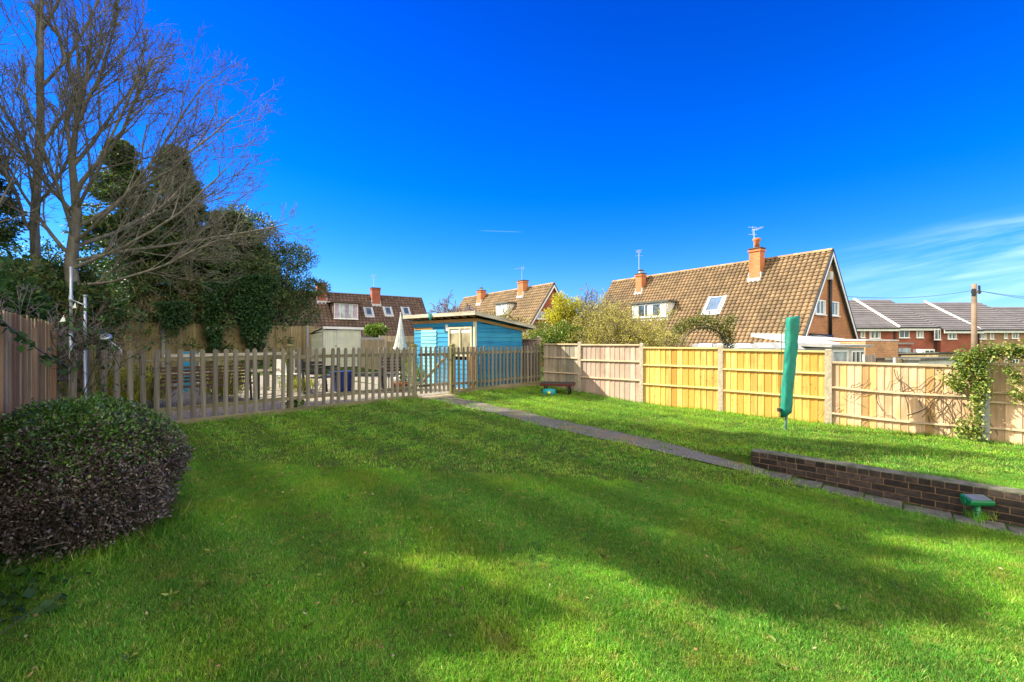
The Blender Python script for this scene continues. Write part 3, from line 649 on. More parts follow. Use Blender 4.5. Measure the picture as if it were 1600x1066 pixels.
fence_panel(3.66, 5.69, E - 0.13, 'new golden timber fence panel, the farther of the two golden ones', 'newpan', 'newrail', 13)
fence_panel(5.81, 7.96, E - 0.165, 'new golden timber fence panel partly behind the green rotary dryer cover', 'newpan', 'newrail', 14, drop=0.02)
fence_panel(8.08, 10.36, E - 0.42, 'lower warped brown fence panel streaked with dead ivy stems', 'warmpan', 'oldrail', 18, drop=0.02, sag=0.035, rails=(0.40, 0.80), capw=.04)
fence_panel(10.48, 12.9, E - 0.38, 'pink brown fence panel at the right edge topped by ivy', 'warmpan', 'oldrail', 12, rails=(0.36, 0.48, 0.80))
fence_panel(-2.3, -0.06, E + 0.12, 'pinkish fence panel glimpsed beyond the picket fence beside the blue shed', 'pinkpan', 'oldrail', 13)
fence_post(-0.16, E + 0.20, 'tall fence post where the picket fence meets the boundary, right of the blue shed')
fence_post(1.5, E + 0.02, 'fence post between the grey panel and the pinkish panel')
fence_post(3.6, E - 0.02, 'fence post between the pinkish panel and the first golden panel')
fence_post(5.75, E - 0.05, 'fence post standing between the two golden panels', 0.12)
fence_post(8.02, E - 0.15, 'fence post between a golden panel and the lower brown panel', 0.13)
fence_post(10.42, E - 0.30, 'grey fence post wrapped in ivy near the right edge', 0.15, 'concb')
# ------------------------------------------------------------------ left boundary panel (tall, red-brown)
LP = Vector((-6.73, 6.65, 0)); LD = Vector((0.65, -0.76, 0))
LAng = math.atan2(LD.y, LD.x)
def lz(s): p = LP + LD * s; return gzw(p.x, p.y)
LF = thing('boundary_fence', 'tall red brown board fence at the left edge behind the clipped bush', 'fence', (LP.x, LP.y, lz(0)), LAng)
def left_panel(s0, s1):
    z0 = lz(s0)
    mb = MB(); n = int((s1 - s0) / 0.135); w_ = (s1 - s0) / n; ztop = E + 0.27 - z0
    for i in range(n):
        x0 = i * w_; zb = lz(s0 + x0) - z0 - 0.05; jj = random.gauss(0, .012)
        y0, y1 = 0.0, 0.011
        b = [Vector((x0, y0, zb)), Vector((x0 + w_ * 1.08, y1, zb)), Vector((x0 + w_ * 1.08, y1 + .012, zb)), Vector((x0, y0 + .012, zb))]
        mb.hexa(b, [Vector((q.x, q.y, ztop + jj)) for q in b])
    t = sub(mb, 'panel', 'leftpan', LF, (s0, 0, z0 - lz(0)), 0)
    for zz_ in (0.35, 1.0, 1.6):
        mb = MB(); mb.box(0, s1 - s0, -0.045, -0.002, zz_ - .03, zz_ + .03); mb.build('rail', M['oldrail'], t)
    mb = MB(); mb.box(-.1, -.005, -0.05, 0.05, -.1, ztop - .1, .5); sub(mb, 'post', 'leftpan', LF, (s0, 0, z0 - lz(0)), 0)
    return t
left_panel(0, 1.83)
left_panel(1.95, 3.78)
left_panel(3.9, 5.73)
# ------------------------------------------------------------------ rear closeboard fence with concrete posts
def rfp(x): Z = 21300 / (1430 - x); return Vector(((x - 800) / F * Z, Z, 0))
pxs = [88, 173, 254.6, 340, 414, 479.7, 535]
p0 = rfp(88); pe = rfp(535); rang = math.atan2((pe - p0).y, (pe - p0).x); p0.z = gzw(p0.x, p0.y)
RR = thing('closeboard_fence', 'tan closeboard rear fence with grey concrete posts under the hanging ivy', 'fence', p0, rang)
for i in range(len(pxs) - 1):
    p, q = rfp(pxs[i]), rfp(pxs[i + 1]); Ln = (q - p).length; off = (p - Vector((p0.x, p0.y, 0))).length
    z0 = gzw(p.x, p.y); ztop = E + 0.80 - z0
    mb = MB(); nb = 15; w_ = (Ln - .1) / nb
    for k in range(nb):
        x0 = .05 + k * w_; b = [Vector((x0, -.02, -.05)), Vector((x0 + w_ * 1.1, -.006, -.05)), Vector((x0 + w_ * 1.1, 0.008, -.05)), Vector((x0, .004, -.05))]
        zt = ztop + random.gauss(0, .006) - 0.03 * math.sin(math.pi * k / nb); mb.hexa(b, [Vector((v_.x, v_.y, zt)) for v_ in b])
    sub(mb, 'panel', 'rearpan', RR, (off, 0, z0 - p0.z), 0)
    mb = MB(); mb.box(-.05, .05, -.07, .04, -.1, ztop + .03, .5); sub(mb, 'post', 'concb', RR, (off, 0, z0 - p0.z), 0)
# pale fence bays between the cream shed and the blue shed
def board_bay(x0, Z0, x1, Z1, ytop0, mat, label, nb=16, cap=None):
    p, q = W(x0, 535, Z0), W(x1, 535, Z1); p.z = gzw(p.x, p.y); ang = math.atan2((q - p).y, (q - p).x); Ln = Vector((q.x - p.x, q.y - p.y)).length
    zt = E + (535 - ytop0) / F * Z0 - p.z
    t = thing('closeboard_fence', label, 'fence', p, ang)
    mb = MB(); w_ = Ln / nb
    for k in range(nb):
        a_ = k * w_; b = [Vector((a_, -.014, -.1)), Vector((a_ + w_ * 1.08, 0, -.1)), Vector((a_ + w_ * 1.08, .012, -.1)), Vector((a_, .0, -.1))]
        z_ = zt + random.gauss(0, .008); mb.hexa(b, [Vector((v_.x, v_.y, z_)) for v_ in b])
    mb.build('panel', M[mat], t)
    mb = MB(); mb.box(-.06, .0, -.05, .03, -.1, zt + .03, .5); mb.build('post', M['concb'], t)
    if cap:
        mb = MB(); mb.box(0, Ln, -.05, .05, zt + .02, zt + cap, .5); mb.build('gravel_board', M['concb'], t)
    return t
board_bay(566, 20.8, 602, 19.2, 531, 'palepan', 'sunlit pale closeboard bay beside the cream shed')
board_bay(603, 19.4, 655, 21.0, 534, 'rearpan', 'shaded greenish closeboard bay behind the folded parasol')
board_bay(566, 23.5, 598, 24.2, 527.5, 'concb', 'grey boarded strip above the pale closeboard bay', 3)
board_bay(594, 24.4, 655, 25.6, 525, 'palepan', 'weathered tan fence seen over the shaded bay, left of the blue shed', 22)
# ------------------------------------------------------------------ brick retaining wall
wa_, wb_ = G(-4.60, 7.58), G(float(wall_a(12.9)), 12.9); wd_ = (wb_ - wa_).normalized(); WL = (wb_ - wa_).length
t = thing('brick_retaining_wall', 'low dark brick retaining wall with mossy top between the lawns', 'wall', (wa_.x, wa_.y, E - 2.25), math.atan2(wd_.y, wd_.x))
top = (E - 1.665) - (E - 2.25)
mb = MB(); mb.box(0.02, WL, 0.008, 0.19, -.2, top - .012, .5); mb.build('mortar_core', M['mortar'], t)
mb = MB(); ch = 0.083; nc = 6
for c in range(1, nc):
    z1 = top - c * ch - 0.004; z0 = z1 - ch + .011; x = -0.12 * (c % 2)
    while x < WL:
        x1 = x + .232; mb.box(max(x, 0), x1, random.uniform(-.003, .003), .10, z0, z1); x = x1 + .012
x = 0
while x < WL:
    x1 = x + .108; mb.box(x, x1, random.uniform(-.004, .002), .10, top - ch + .007, top - .004, ); x = x1 + .012
mb.build('brickwork', M['dbrick'], t, bevel=0.004)
mb = MB(); n = 60
for k in range(n):
    xa, xb = WL * k / n, WL * (k + 1) / n; f = lambda x_, s_: s_ + 0.02 * float(wob(x_ * 2.3, s_ * 9, 1.7))
    za, zb2 = top + 0.004 + .006 * float(wob(xa * 5, 1)), top + 0.004 + .006 * float(wob(xb * 5, 1))
    mb.poly([(xa, 0.002, za), (xb, 0.002, zb2), (xb, f(xb, .21), zb2 + .004), (xa, f(xa, .21), za + .004)], .5)
    mb.poly([(xa, 0.002, top - .02), (xb, 0.002, top - .02), (xb, 0.002, zb2), (xa, 0.002, za)], .5)
mb.build('mossy_top', M['cope'], t)
# ------------------------------------------------------------------ rotary dryer in its cover
p = W(1226, 672, 9.34); p.z = gzw(p.x, p.y); topd = Vector(((1246 - 1224) / F * 9.34, 0.05, 0)); hh = (E + .53) - p.z
t = thing('rotary_dryer', 'folded rotary clothes dryer in a long green cover, leaning on the upper lawn', 'clothes dryer', p)
mb = MB(); mb.tube([(0, 0, -.1), tuple(topd * .25 + Vector((0, 0, hh * .25)))], 0.026, 10); mb.build('pole', M['poleg'], t, True)
mb = MB(); mb.tube([(0, 0, -.02), (0.0, 0, .02)], 0.045, 12); mb.build('ground_socket', M['poleg'], t, True)
mb = MB(); n = 28; rows = 36; i0 = 0
for j in range(rows + 1):
    f = j / rows; z = lerp(0.38, hh, f); c = topd * (z / hh); rx = lerp(.115, .145, f); ry = lerp(.075, .09, f)
    if f > .985: rx *= .97; ry *= .97
    for q in range(n):
        an = 2 * math.pi * q / n; cs, sn = math.cos(an), math.sin(an)
        r = 1 / (abs(cs) ** 2.6 + abs(sn) ** 2.6) ** (1 / 2.6)
        wv = 1 + .05 * math.sin(an * 5 + f * 9) + .04 * math.sin(an * 3 - f * 23) + .022 * math.sin(f * 71 + an * 4) + .02 * math.sin(f * 33 - an * 7)
        hem = .07 * cs if j == 0 else 0
        mb.v.append((c.x + rx * r * cs * wv, c.y + ry * r * sn * wv, z + hem - .06 * (j == 0) + (0.02 * cs if j == rows else 0)))
for j in range(rows):
    for q in range(n):
        q2 = (q + 1) % n; mb.f.append((j * n + q, j * n + q2, (j + 1) * n + q2, (j + 1) * n + q)); mb.r.append(.5)
mb.f.append(tuple(rows * n + q for q in range(n))); mb.r.append(.5)
mb.f.append(tuple(range(n - 1, -1, -1))); mb.r.append(.5)
o = mb.build('cover', M['greenfab'], t, True); o.rotation_euler.z = R(18)
mb = MB()
mb.tube([(-.125, -.055, .48), (-.10, -.075, hh - .02)], .008, 5); mb.build('zip_seam', M['greenpl'], t)
mb = MB(); mb.box(-.13, -.08, -.03, .05, .37, .44, .5); mb.build('strap', M['black'], t)
# ------------------------------------------------------------------ green solar post by the stones
p = W(1527, 815, 5.15); p.z = E - 2.03
t = thing('solar_post', 'small green plastic solar post with grey cell on top, by the brick wall', 'garden light', p, R(-6))
mb = MB(); mb.tube([(0, 0, -.05), (0, 0, .20)], .030, 14); mb.tube([(0, 0, .12), (0, 0, .135)], .034, 14); mb.build('stem', M['greenpl'], t, True)
mb = MB(); prof = []
for k in range(9):
    an = math.pi + math.pi * k / 8; prof.append((0.075 * math.cos(an) * 1.0, 0.055 * math.sin(an)))
prof += [(0.075, .056), (-0.075, .016)]
b = [Vector((-.125, y, z + .235)) for y, z in prof]; tt = [Vector((.125, y, z + .235)) for y, z in prof]; mb.hexa(b[::-1], tt[::-1], .5); mb.build('head', M['greenpl'], t, False, .006)
mb = MB(); mb.hexa([Vector(q) for q in ((-.10, -.055, .2575), (.10, -.055, .2575), (.10, .055, .287), (-.10, .055, .287))], [Vector(q) for q in ((-.10, -.055, .2635), (.10, -.055, .2635), (.10, .055, .293), (-.10, .055, .293))], .5)
mb.build('solar_cell', M['panel'], t)
mb = MB(); mb.tube([(-.145, -0.0, .225), (-.136, -0.0, .225)], .03, 12); mb.build('end_cap', M['greenpl'], t)
# ------------------------------------------------------------------ toy picnic table in the corner
p = W(871, 609, 13.9); p.z = gzw(p.x, p.y)
t = thing('toy_table', "child's low table with black top and red edge in the corner of the fences", 'table', p, R(-14))
mb = MB(); mb.box(-.50, .50, -.33, .33, .30, .335, .5); mb.build('table_top', M['black'], t, bevel=.01)
mb = MB(); mb.box(-.49, .49, -.345, -.331, .255, .325, .5); mb.box(.502, .515, -.32, .32, .255, .325, .5); mb.build('edge_trim', M['redpl'], t)
for sx_ in (-.38, .38):
    for sy_ in (-.22, .22):
        mb = MB(); mb.tube([(sx_, sy_, 0), (sx_ * .92, sy_ * .92, .30)], [.028, .022], 8); mb.build('leg', M['black'], t, True)
p2 = W(858, 612, 13.55); p2.z = gzw(p2.x, p2.y)
t = thing('toy_sandpit', 'turquoise plastic toy tub with yellow knob on the grass under the toy table', 'toy', p2)
mb = MB(); mb.lathe([(.17, 0), (.21, .03), (.20, .12), (.17, .17), (.02, .18)], n=16); mb.build('tub', M['turq'], t, True)
mb = MB(); mb.lathe([(.03, 0), (.045, .03), (.045, .06), (.01, .09)], c=(-.02, -.22, .04), n=12); mb.build('knob', M['yellow'], t, True)
# ------------------------------------------------------------------ blue garden shed
sp = Vector((-1.10, 13.5, 0)); sz = E - 1.38
t = shed = thing('garden_shed', 'turquoise timber shed with sloping flat roof behind the picket fence', 'shed', (sp.x, sp.y, sz), GA)
zt = lambda x: (E + .87 - .125 * x) - sz - .16     # wall head under the roof
def lap(mb, a, b, z0, head, nrm, pitch=.14, skip=None):
    a = Vector(a); b = Vector(b); nrm = Vector(nrm); z = z0; k = 0
    while z < max(head(0), head(1)):
        segs = [(0.0, 1.0)]
        if skip:
            for (s0, s1, q0, q1) in skip:
                if z + pitch > q0 and z < q1: segs = [(x0, x1) for (x0, x1) in ((0.0, s0), (s1, 1.0)) if x1 > x0]
        for s0, s1 in segs:
            p, q = a.lerp(b, s0), a.lerp(b, s1)
            zp = min(z + pitch, head(s0)); zq = min(z + pitch, head(s1))
            if zp <= z + .01 and zq <= z + .01: continue
            zp = max(zp, z + .005); zq = max(zq, z + .005)
            o1, o0 = nrm * .026, nrm * .010
            i = len(mb.v); r = random.random()
            mb.v += [tuple(p + o1 + Vector((0, 0, z))), tuple(q + o1 + Vector((0, 0, z))), tuple(q + o0 + Vector((0, 0, zq))), tuple(p + o0 + Vector((0, 0, zp))),
                     tuple(p + Vector((0, 0, z))), tuple(q + Vector((0, 0, z)))]
            mb.f += [(i, i + 1, i + 2, i + 3), (i + 4, i + 5, i + 1, i)]; mb.r += [r, r]
        z += pitch; k += 1
mb = MB(); lap(mb, (0, 0, 0), (2.14, 0, 0), 0, lambda s: zt(2.14 * s), (0, -1, 0)); mb.build('side_wall', M['blue'], t)
mb = MB(); lap(mb, (0, 2.95, 0), (0, 0, 0), 0, lambda s: zt(0) - .22, (-1, 0, 0), skip=[(0.60, 0.965, 0.9, 2.2)]); mb.build('front_wall', M['blue'], t)
mb = MB(); mb.box(2.10, 2.14, 0.03, 2.95, 0, 1.9, .5); mb.box(0.03, 2.1, 2.91, 2.95, 0, 1.9, .5); mb.build('rear_wall', M['blue'], t)
zh = zt(0)
mb = MB(); mb.box(-.03, .02, 0.0, 2.95, zh - .22, zh - .10, .5); mb.build('frieze_board', M['blue'], t)
mb = MB(); mb.box(-.035, .03, -.03, 2.98, zh - .098, zh - .0, .5); mb.build('header_beam', M['brownw'], t)
mb = MB(); mb.box(-.045, .03, -.045, .03, 0, zh - .1, .5); mb.build('corner_post', M['creamw'], t)
mb = MB(); mb.box(-.034, .0, 1.95, 2.93, zh - .30, zh - .225, .5); mb.build('door_lintel', M['brownw'], t)
# window in the front wall, facing left
wz0, wz1 = .95, zh - .235
tw = MB(); y0, y1 = .10, 1.15
for a_, b_, c_, d_ in ((y0, y1, wz1 - .06, wz1), (y0, y1, wz0, wz0 + .05)): tw.box(-.05, .0, a_, b_, c_, d_, .5)
for yc in (y0 + .025, (y0 + y1) / 2, y1 - .025): tw.box(-.05, .0, yc - .025, yc + .025, wz0 + .0505, wz1 - .0605, .5)
win = tw.build('window', M['creamw'], t)
mb = MB(); mb.box(-.018, -.008, y0 + .05, y1 - .05, wz0 + .05, wz1 - .06, .5); mb.build('pane', M['creamglass'], win)
mb = MB(); mb.box(-.024, -.019, y0 + .05, y1 - .05, wz1 - .20, wz1 - .06, .5); mb.build('blind', M['offwhite'], win)
mb = MB(); mb.box(-.045, -.0, 1.18, 1.30, zh - .36, zh - .16, .5); mb.build('wall_light', M['white'], t)
# door
mb = MB(); lap(mb, (0, 2.55, 0), (0, 1.75, 0), 0.02, lambda s: zh - .31, (-1, 0, 0), pitch=.12); o = mb.build('door', M['paleblue'], t); o.location = (-.02, 0, 0)
mb = MB(); mb.tube([(-.07, 1.84, 1.0), (-.07, 1.84, 1.12)], .012, 6); mb.build('handle', M['steel'], o)
# roof
mb = MB(); x0, x1, y0, y1 = -.25, 2.54, -.26, 3.25
zr0, zr1 = E + .905 - sz, E + .555 - sz
b = [Vector((x0, y0, zr0 - .05)), Vector((x1, y0, zr1 - .05)), Vector((x1, y1, zr1 - .05)), Vector((x0, y1, zr0 - .05))]
mb.hexa(b, [Vector((q.x, q.y, q.z + .045)) for q in b], .5); rf = mb.build('roof', M['felt'], t)
mb = MB()
def fas(a, b, nrm, dp=.12):
    a = Vector(a); b = Vector(b); nrm = Vector(nrm) * .022
    bb = [a, b, b + nrm, a + nrm]
    if (bb[1] - bb[0]).cross(bb[2] - bb[1]).z < 0: bb.reverse()
    mb.hexa([q - Vector((0, 0, dp)) for q in bb], bb, random.random())
fas((x0, y0, zr0), (x1, y0, zr1), (0, -1, 0), .11); fas((x0, y1, zr0), (x0, y0 - .022, zr0), (-1, 0, 0), .11); fas((x1, y0, zr1), (x1, y1, zr1), (1, 0, 0)); fas((x0, y1, zr0), (x1, y1, zr1), (0, 1, 0))
mb.build('fascia', M['eavew'], rf)
mb = MB()
for k in range(9):
    y_ = .0 + k * .36; mb.bar((x0 + .02, y_, zr0 - .10), (0.0, y_, zr0 - .13), .045, .07)
mb.bar((0.0, -.03, zh - .03), (2.3, -.03, zh - .03 - .125 * 2.3), .04, .08)
mb.build('rafters', M['brownw'], rf)
mb = MB(); mb.tube([(-.30, 1.75, zr0 + .01), (-.30, 1.75, zr0 - .12), (-.27, 1.75, zr0 - .2)], [.05, .05, .02], 6); mb.build('gutter_outlet', M['turq'], t)
# leaning canes against the shed
mb = MB()
for k in range(9): mb.tube([(-.35 + .03 * k, -.12, .0), (-.28 + .035 * k, -.06, .9 + .05 * math.sin(k)), (-.2 + .03 * k, -.02, 1.25)], .014, 5)
o = tag(mb.build('garden_canes', M['brownw']), 'bundle of brown canes leaning on the shed corner behind the pickets', 'canes'); o.location = (sp.x, sp.y, sz); o.rotation_euler.z = GA
# ------------------------------------------------------------------ cream shed
p = W(505, 535, 20.0); p.z = gzw(p.x, p.y); hgt = (E + .66) - p.z
t = thing('garden_shed', 'small cream painted shed with a white roof edge in front of the rear fence', 'shed', p, GA)
mb = MB(); lap(mb, (0.62, 0, 0), (1.78, 0, 0), 0, lambda s: hgt - .05, (0, -1, 0), .13); lap(mb, (0, 1.1, 0), (0, 0, 0), 0, lambda s: hgt - .05 - .25 * (1 - s), (-1, 0, 0), .13); mb.build('wall', M['cream'], t)
mb = MB()
for k in range(6): mb.box(.10 + k * .085, .10 + k * .085 + .08, -.03, -.008, .08, hgt - .12)
d_ = mb.build('door', M['cream'], t); mb = MB(); mb.box(.56, .58, -.045, -.031, .9, 1.0, .5); mb.build('handle', M['black'], d_)
mb = MB(); mb.box(0, .095, -.02, 0.0, 0, hgt - .05, .5); mb.box(.615, .665, -.034, -.027, 0, hgt - .05, .5); mb.box(1.75, 1.8, -.034, 0, 0, hgt - .05, .5); mb.build('corner_trim', M['offwhite'], t)
mb = MB(); q = [Vector((-.06, -.12, hgt - .02)), Vector((1.86, -.12, hgt - .02)), Vector((1.86, 1.25, hgt - .30)), Vector((-.06, 1.25, hgt - .30))]
mb.hexa(q, [Vector((v_.x, v_.y, v_.z + .03)) for v_ in q], .5); rf = mb.build('roof', M['felt'], t)
mb = MB(); mb.box(-.08, 1.88, -.145, -.122, hgt - .07, hgt + .035, .5); mb.build('fascia', M['white'], rf)
# ------------------------------------------------------------------ folded parasol
p = W(626, 600, 16.2); p.z = gzw(p.x, p.y); zt_ = (E + (535 - 490) / F * 16.2) - p.z
t = thing('parasol', 'closed white garden parasol standing between the two sheds', 'parasol', p)
mb = MB(); mb.tube([(0, 0, 0), (0, 0, zt_ - .1)], .022, 8); mb.build('pole', M['white'], t, True)
mb = MB(); n = 24; rows = 14; zb_ = (E + (535 - 546) / F * 16.2) - p.z
for j in range(rows + 1):
    f = j / rows; z = lerp(zb_, zt_, f)
    for q in range(n):
        an = 2 * math.pi * q / n; r = lerp(.21, .015, f ** .8) * (1 + (.30 * (1 - f)) * math.cos(an * 8)); mb.v.append((r * math.cos(an), r * math.sin(an), z + (.05 * math.cos(an * 8) if j == 0 else 0)))
for j in range(rows):
    for q in range(n): q2 = (q + 1) % n; mb.f.append((j * n + q, j * n + q2, (j + 1) * n + q2, (j + 1) * n + q)); mb.r.append(random.random())
mb.build('canopy', M['parasol'], t, True)
mb = MB(); mb.lathe([(.26, 0), (.26, .05), (.06, .09), (.04, .3), (.0, .3)], n=16); mb.build('base', M['offwhite'], t, True)
mb = MB(); mb.lathe([(.02, 0), (.03, .02), (.0, .06)], c=(0, 0, zt_), n=8); mb.build('finial', M['white'], t, True)
# ------------------------------------------------------------------ metal poles and solar lamp at the left
for (x, yt, lab) in ((111, 417, 'taller thin galvanised metal pole at the left behind the pickets'), (133, 463, 'shorter thin galvanised metal pole with an arm, right beside the taller one')):
    p = W(x, 640, 6.9); p.z = gzw(p.x, p.y) - .02; h = E + (535 - yt) / F * 6.9 - p.z
    t = thing('metal_pole', lab, 'metal pole', p, 0, 'pair of galvanised poles')
    mb = MB(); mb.tube([(0, 0, 0), (0, 0, h * .62)], .026, 10); mb.tube([(0, 0, h * .62), (0, 0, h)], .020, 10); mb.build('shaft', M['steel'], t, True)
    mb = MB()
    if x < 120:
        mb.tube([(0.015, 0, h - .50), (.20, 0, h - .58)], .010, 6)
        mb.build('arm', M['steel'], t, True); mb = MB(); mb.tube([(0, 0, h - .54), (0, 0, h - .44)], .028, 10); mb.build('collar', M['steel'], t, True)
    else: mb.tube([(0, 0, h), (0, 0, h + .02)], .028, 10); mb.tube([(0, 0, .52), (0, 0, .62)], .03, 10); mb.build('collar', M['steel'], t, True)
for (x, y, s, lab) in ((98, 498, .05, 'small white triangular pennant hanging left of the metal poles'), (116, 478, .04, 'tiny white pennant hanging beside the top of the taller metal pole')):
    p = W(x, y, 6.8); mb = MB(); mb.poly([(p.x - s, p.y, p.z - s), (p.x + s, p.y - .01, p.z - s * .8), (p.x + s * .2, p.y + .01, p.z + s * 1.2)]); mb.poly([(p.x - s, p.y + .004, p.z - s), (p.x + s * .2, p.y + .014, p.z + s * 1.2), (p.x + s, p.y - .006, p.z - s * .8)])
    tag(mb.build('pennant', M['parasol']), lab, 'pennant', 'white pennants by the poles')
p = W(187, 549, 7.35); p.z = PT
t = thing('solar_lamp', 'round silver garden lamp head on a slanting rod above the pickets', 'garden lamp', p)
hd = W(165, 527, 7.30) - p
mb = MB(); mb.tube([(0, .03, -.25), (0, .03, 0.0), tuple(hd + Vector((.04, 0, -.035)))], .010, 6); mb.build('rod', M['steel'], t, True)
mb = MB(); mb.lathe([(.0, -.02), (.05, -.018), (.085, .0), (.07, .028), (.0, .045)], n=16); o = mb.build('head', M['steel'], t, True); o.location = hd; o.rotation_euler = (R(38), R(20), 0)
mb = MB(); mb.lathe([(.0, 0), (.055, .0), (.05, .008), (0, .01)], c=(0, 0, .035), n=16); mb.build('cell', M['panel'], o, True)
# ------------------------------------------------------------------ garden furniture in the gravel yard (seen between the pickets)
def bench(loc, rz, name, label, wd, slat, nsl, seat=.42, back=.85, cat='bench', arms=True):
    t = thing(name, label, cat, loc, rz)
    mb = MB()
    for k in range(4): mb.box(-wd / 2, wd / 2, -.42 + k * .11, -.42 + k * .11 + .085, seat, seat + .022)
    mb.build('seat', M[slat], t)
    mb = MB()
    for k in range(nsl):
        z = seat + .08 + k * (back - seat - .08) / nsl; mb.box(-wd / 2, wd / 2, .02 + .03 * k, .04 + .03 * k, z, z + (back - seat - .08) / nsl - .022)
    mb.build('backrest', M[slat], t)
    for sx_ in (-wd / 2 - .02, wd / 2 + .02):
        mb = MB(); mb.bar((sx_, .03, 0), (sx_, .03 + .03 * nsl, back + .02), .035, .05); mb.build('rear_leg', M['black'], t)
        mb = MB(); mb.bar((sx_, -.40, 0), (sx_, -.40, seat + .2 if arms else seat), .035, .05); mb.build('front_leg', M['black'], t)
        if arms: mb = MB(); mb.bar((sx_, -.44, seat + .22), (sx_, .12, seat + .22), .05, .03); mb.build('armrest', M['black'], t)
    return t
def at(x, Z): p = W(x, 600, Z); p.z = gzw(p.x, p.y) + .01; return p
bench(at(322, 9.7), R(48), 'garden_bench', 'dark slatted bench standing left behind the pickets on gravel', 1.75, 'brslat', 5)
bench(at(495, 11.8), R(60), 'garden_chair', 'dark slatted chair with pale seat behind the middle pickets', .62, 'darkslat', 4, cat='chair')
bench(at(612, 13.2), R(20), 'garden_chair', 'dark high-backed slatted chair near the parasol foot', .5, 'darkslat', 6, .40, 1.0, cat='chair')
p = at(577, 12.6); t = thing('garden_table', 'low dark glass-topped garden table with a thin black frame', 'table', p, R(30))
mb = MB(); mb.box(-.5, .5, -.3, .3, .42, .44, .5); mb.build('table_top', M['glass'], t)
mb = MB(); mb.tube([(-.5, -.3, .45), (.5, -.3, .45), (.5, .3, .45), (-.5, .3, .45), (-.5, -.3, .45)], .015, 5); mb.build('frame', M['black'], t)
for sx_ in (-.47, .47):
    for sy_ in (-.27, .27): mb = MB(); mb.tube([(sx_, sy_, 0), (sx_, sy_, .42)], .015, 5); mb.build('leg', M['black'], t)
p = at(534, 12.3); t = thing('storage_box', 'deep blue plastic storage tub behind the pickets', 'tub', p, R(40))
mb = MB(); mb.hexa([Vector(q) for q in ((-.2, -.18, 0), (.2, -.18, 0), (.2, .18, 0), (-.2, .18, 0))], [Vector(q) for q in ((-.25, -.22, .5), (.25, -.22, .5), (.25, .22, .5), (-.25, .22, .5))], .5); mb.build('tub', M['bluepl'], t, bevel=.02)
mb = MB(); mb.box(-.27, .27, -.24, .24, .501, .54, .5); mb.build('lid', M['bluepl'], t, bevel=.01)
for (x, Z, s, lab) in ((622, 12.6, 1.0, 'orange terracotta pot on gravel just left of the gate'), (633, 13.1, .8, 'smaller terracotta pot beside the larger one near the gate')):
    p = at(x, Z); t = thing('plant_pot', lab, 'plant pot', p, 0, 'terracotta pots near the gate')
    mb = MB(); mb.lathe([(.10 * s, 0), (.15 * s, .22 * s), (.165 * s, .22 * s), (.165 * s, .27 * s), (.14 * s, .27 * s), (.13 * s, .23 * s), (0, .23 * s)], n=16); mb.build('pot', M['pot'], t, True)
# low grey post-and-rail trellis
p = at(255, 10.3); q = at(462, 12.6); t = thing('post_and_rail', 'low grey post and rail frame behind the bench', 'railing', p, math.atan2(q.y - p.y, q.x - p.x)); Ln = math.hypot(q.x - p.x, q.y - p.y)
for k in range(5): mb = MB(); x = Ln * k / 4; mb.box(x - .04, x + .04, -.04, .04, 0, 1.05, .5); mb.build('post', M['picket'], t)
for z in (.98, .55): mb = MB(); mb.box(0, Ln, -.062, -.042, z - .035, z + .035); mb.build('rail', M['eavew'], t)
p = at(297, 11.4); t = thing('planter_post', 'tall turquoise board post standing beyond the bench', 'post', p, R(30))
mb = MB(); mb.box(-.13, .13, -.02, .02, 0, .98, .5); mb.build('board', M['blue'], t); mb = MB(); mb.box(-.15, .15, -.03, .03, .981, 1.01, .5); mb.build('cap', M['blue'], t)
p = at(452, 12.4); t = thing('plastic_chair', 'white plastic chair seen between pickets beside a wooden post', 'chair', p, R(150))
mb = MB(); mb.box(-.24, .24, -.24, .24, .40, .43, .5); mb.build('seat', M['white'], t, bevel=.01)
mb = MB(); mb.hexa([Vector(q) for q in ((-.24, .2, .43), (.24, .2, .43), (.24, .23, .43), (-.24, .23, .43))], [Vector(q) for q in ((-.2, .28, .9), (.2, .28, .9), (.2, .31, .9), (-.2, .31, .9))], .5); mb.build('backrest', M['white'], t)
for sx_ in (-.22, .22):
    for sy_ in (-.22, .22): mb = MB(); mb.tube([(sx_ * 1.1, sy_ * 1.1, 0), (sx_, sy_, .4)], .02, 6); mb.build('leg', M['white'], t)
# ------------------------------------------------------------------ houses
def tile_slope(mb, o, ex, es, Ln, S, tw, th, roll=.04, step=.045, prof=(-.9, .6, 1, 1, .6, -.9), hole=None):
    """tiled slope from the ridge point o, ex along the ridge, es down the slope"""
    o = Vector(o); ex = Vector(ex).normalized(); es = Vector(es).normalized(); en = ex.cross(es).normalized()
    if en.z < 0: en = -en
    nc = max(1, int(round(Ln / tw))); nr = max(1, int(round(S / th))); tw = Ln / nc; th = S / nr; m = len(prof)
    base = len(mb.v); lines = []
    for r in range(nr):
        for (t_, h_) in ((r * th, 0.0), ((r + 1) * th + .01, step)):
            lines.append(len(mb.v))
            for c in range(nc):
                for k in range(m):
                    p = o + ex * ((c + k / (m - 1 + .0001)) * tw) + es * t_ + en * (h_ + roll * prof[k]); mb.v.append(tuple(p))
    flip = ex.cross(es).dot(en) < 0
    tot = nc * m; rr = [[random.random() for _ in range(nc)] for _ in range(nr)]
    for li in range(len(lines) - 1):
        r = li // 2
        for j in range(tot - 1):
            a, b = lines[li] + j, lines[li + 1] + j
            f = (a, a + 1, b + 1, b); mb.f.append(f if not flip else f[::-1]); mb.r.append(rr[r][j // m])
